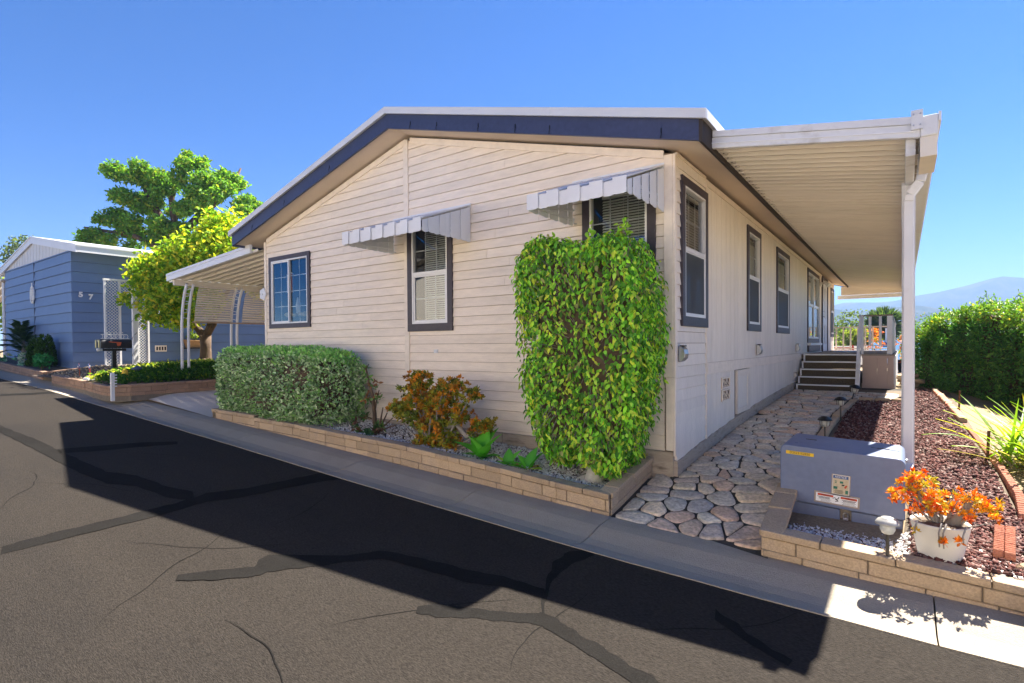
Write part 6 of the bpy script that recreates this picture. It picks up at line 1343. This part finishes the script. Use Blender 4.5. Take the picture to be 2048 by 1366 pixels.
for i in range(22):
    bm = bmesh.new(); bmesh.ops.create_icosphere(bm, subdivisions=1, radius=random.uniform(.06,.11))
    for v in bm.verts: v.co = Vector((v.co.x*1.3, v.co.y, v.co.z*.65))*(1+.2*random.uniform(-1,1))
    me = bpy.data.meshes.new('rock'); bm.to_mesh(me); bm.free(); o = obj('rock', me, 'edge_tan', rw); k = i; y = 13.3+.22*(k % 9); o.location = Vector((random.uniform(-.02,.28), y, H(13)+.02+.09*(k//9)))-rw.location
def ridge(name, prof, dist, depth, mt, label, base=-40, n=150, seed=0):
    rr = np.random.default_rng(seed); az = np.linspace(-50, 34, n); el = np.interp(az, [p[0] for p in prof], [p[1] for p in prof], left=prof[0][1]*.8, right=prof[-1][1]*.7)
    m = MB(); rows = 12
    for j in range(rows):
        f = j/(rows-1)
        for i in range(n):
            a = math.radians(az[i]); d = dist*(1-.0)+depth*(f-.5); hh = dist*math.tan(math.radians(el[i]))*math.sin(math.pi*min(1, max(0, f*1.0)))**1.1
            w_ = 1+.10*math.sin(az[i]*2.1+j*1.3)*math.cos(j*2.2)*(0 if abs(f-.5) < .06 else 1)+rr.uniform(-.03,.03)*(abs(f-.5) > .06)
            m.v.append((d*math.sin(a), d*math.cos(a), base+(hh+1.5-base)*w_*math.sin(math.pi*f)**1.0 if f not in (0, 1) else base))
    m.f = [(j*n+i, j*n+i+1, (j+1)*n+i+1, (j+1)*n+i) for j in range(rows-1) for i in range(n-1)]
    return struct(m.build(name, mt, smooth=True), label)
near = [(-30,2.6),(-14,3.0),(-6.2,3.381),(-5.01,3.058),(-3.85,2.742),(-3.28,2.631),(-2.68,2.875),(-1.62,2.83),(-.58,3.003),(.67,3.115),(1.49,3.033),(3.16,2.539),(5.03,2.053),(7.59,1.64),(14,1.4)]
far = [(-30,2.4),(-14,2.6),(-6.2,3.105),(-5.01,3.422),(-4.23,3.613),(-3.24,3.566),(-1.62,3.487),(-.51,3.56),(.67,3.879),(2.47,4.144),(4.38,4.58),(5.59,4.96),(6.35,5.089),(7.57,4.864),(8.99,4.586),(14,4.2),(30,3.2)]
ridge('hills', near, 1750, 900, 'hill', 'wooded hills behind the porch railing', -25, seed=2); ridge('mountain', far, 3000, 1600, 'hill', 'pale hazy mountain ridge on the right horizon', -30, seed=3)
# ------------------------------------------------------------------ across the street (seen mirrored in the windows)
def street_house(label, x0, x1, y1, zb, hw, rm, wm):
    t = thing('facing_house', label, 'house', ((x0+x1)/2, y1-4, zb), 'houses facing across the street')
    y0 = y1-11; xm = (x0+x1)/2; zt_ = zb+hw; B(x0, x1, y0, y1, zb-.6, zt_).build('wall', wm, t); za = zt_+.24*(x1-x0)/2
    MB().prism([(x0, y1, zt_), (x1, y1, zt_), (xm, y1, za)], (0, -.1, 0)).build('gable', wm, t)
    for s, xe in ((-1, x0-.4), (1, x1+.4)): MB().hexa([(xm,y1+.4,za+.06),(xe,y1+.4,zt_-.02),(xe,y0-.4,zt_-.02),(xm,y0-.4,za+.06),(xm,y1+.4,za+.2),(xe,y1+.4,zt_+.12),(xe,y0-.4,zt_+.12),(xm,y0-.4,za+.2)]).build('roof', rm, t)
    for f in (.22, .72):
        x = x0+(x1-x0)*f; wn = ring(MB(), lambda u, d, z: (u, y1+d, z), x-.6, x+.6, zb+1.0, zb+2.2, .09, .002, .04).build('window', 'vinyl_white', t); B(x-.5, x+.5, y1+.003, y1+.012, zb+1.1, zb+2.1).build('pane', 'dark_inside', wn)
    return t
street_house('cream house across the street behind the camera, left', -18, -8.4, -4.2, .55, 3.1, 'roof_pale', 'house_white')
street_house('white house across the street directly behind the camera', -7.0, 3.2, -4.2, .1, 3.1, 'terracotta', 'house_white')
street_house('pale house across the street behind the camera, right', 4.8, 14, -4.2, .05, 3.1, 'roof_pale', 'house_white')

# ------------------------------------------------------------------ haze in the valley air
hz_ = B(-3700, 2600, -60, 3900, -45, 300).build('haze', None)
hm = bpy.data.materials.new('haze'); hm.use_nodes = True; t = hm.node_tree; t.nodes.remove(t.nodes['Principled BSDF'])
pv = t.nodes.new('ShaderNodeVolumePrincipled'); pv.inputs['Color'].default_value = (.22,.34,.56,1); pv.inputs['Density'].default_value = 4e-4; pv.inputs['Anisotropy'].default_value = .2
lnk(t, pv.outputs[0], t.nodes['Material Output'].inputs['Volume']); hz_.data.materials.append(hm)
tag(hz_, 'pale blue haze over the distant hills', 'haze', kind='stuff')
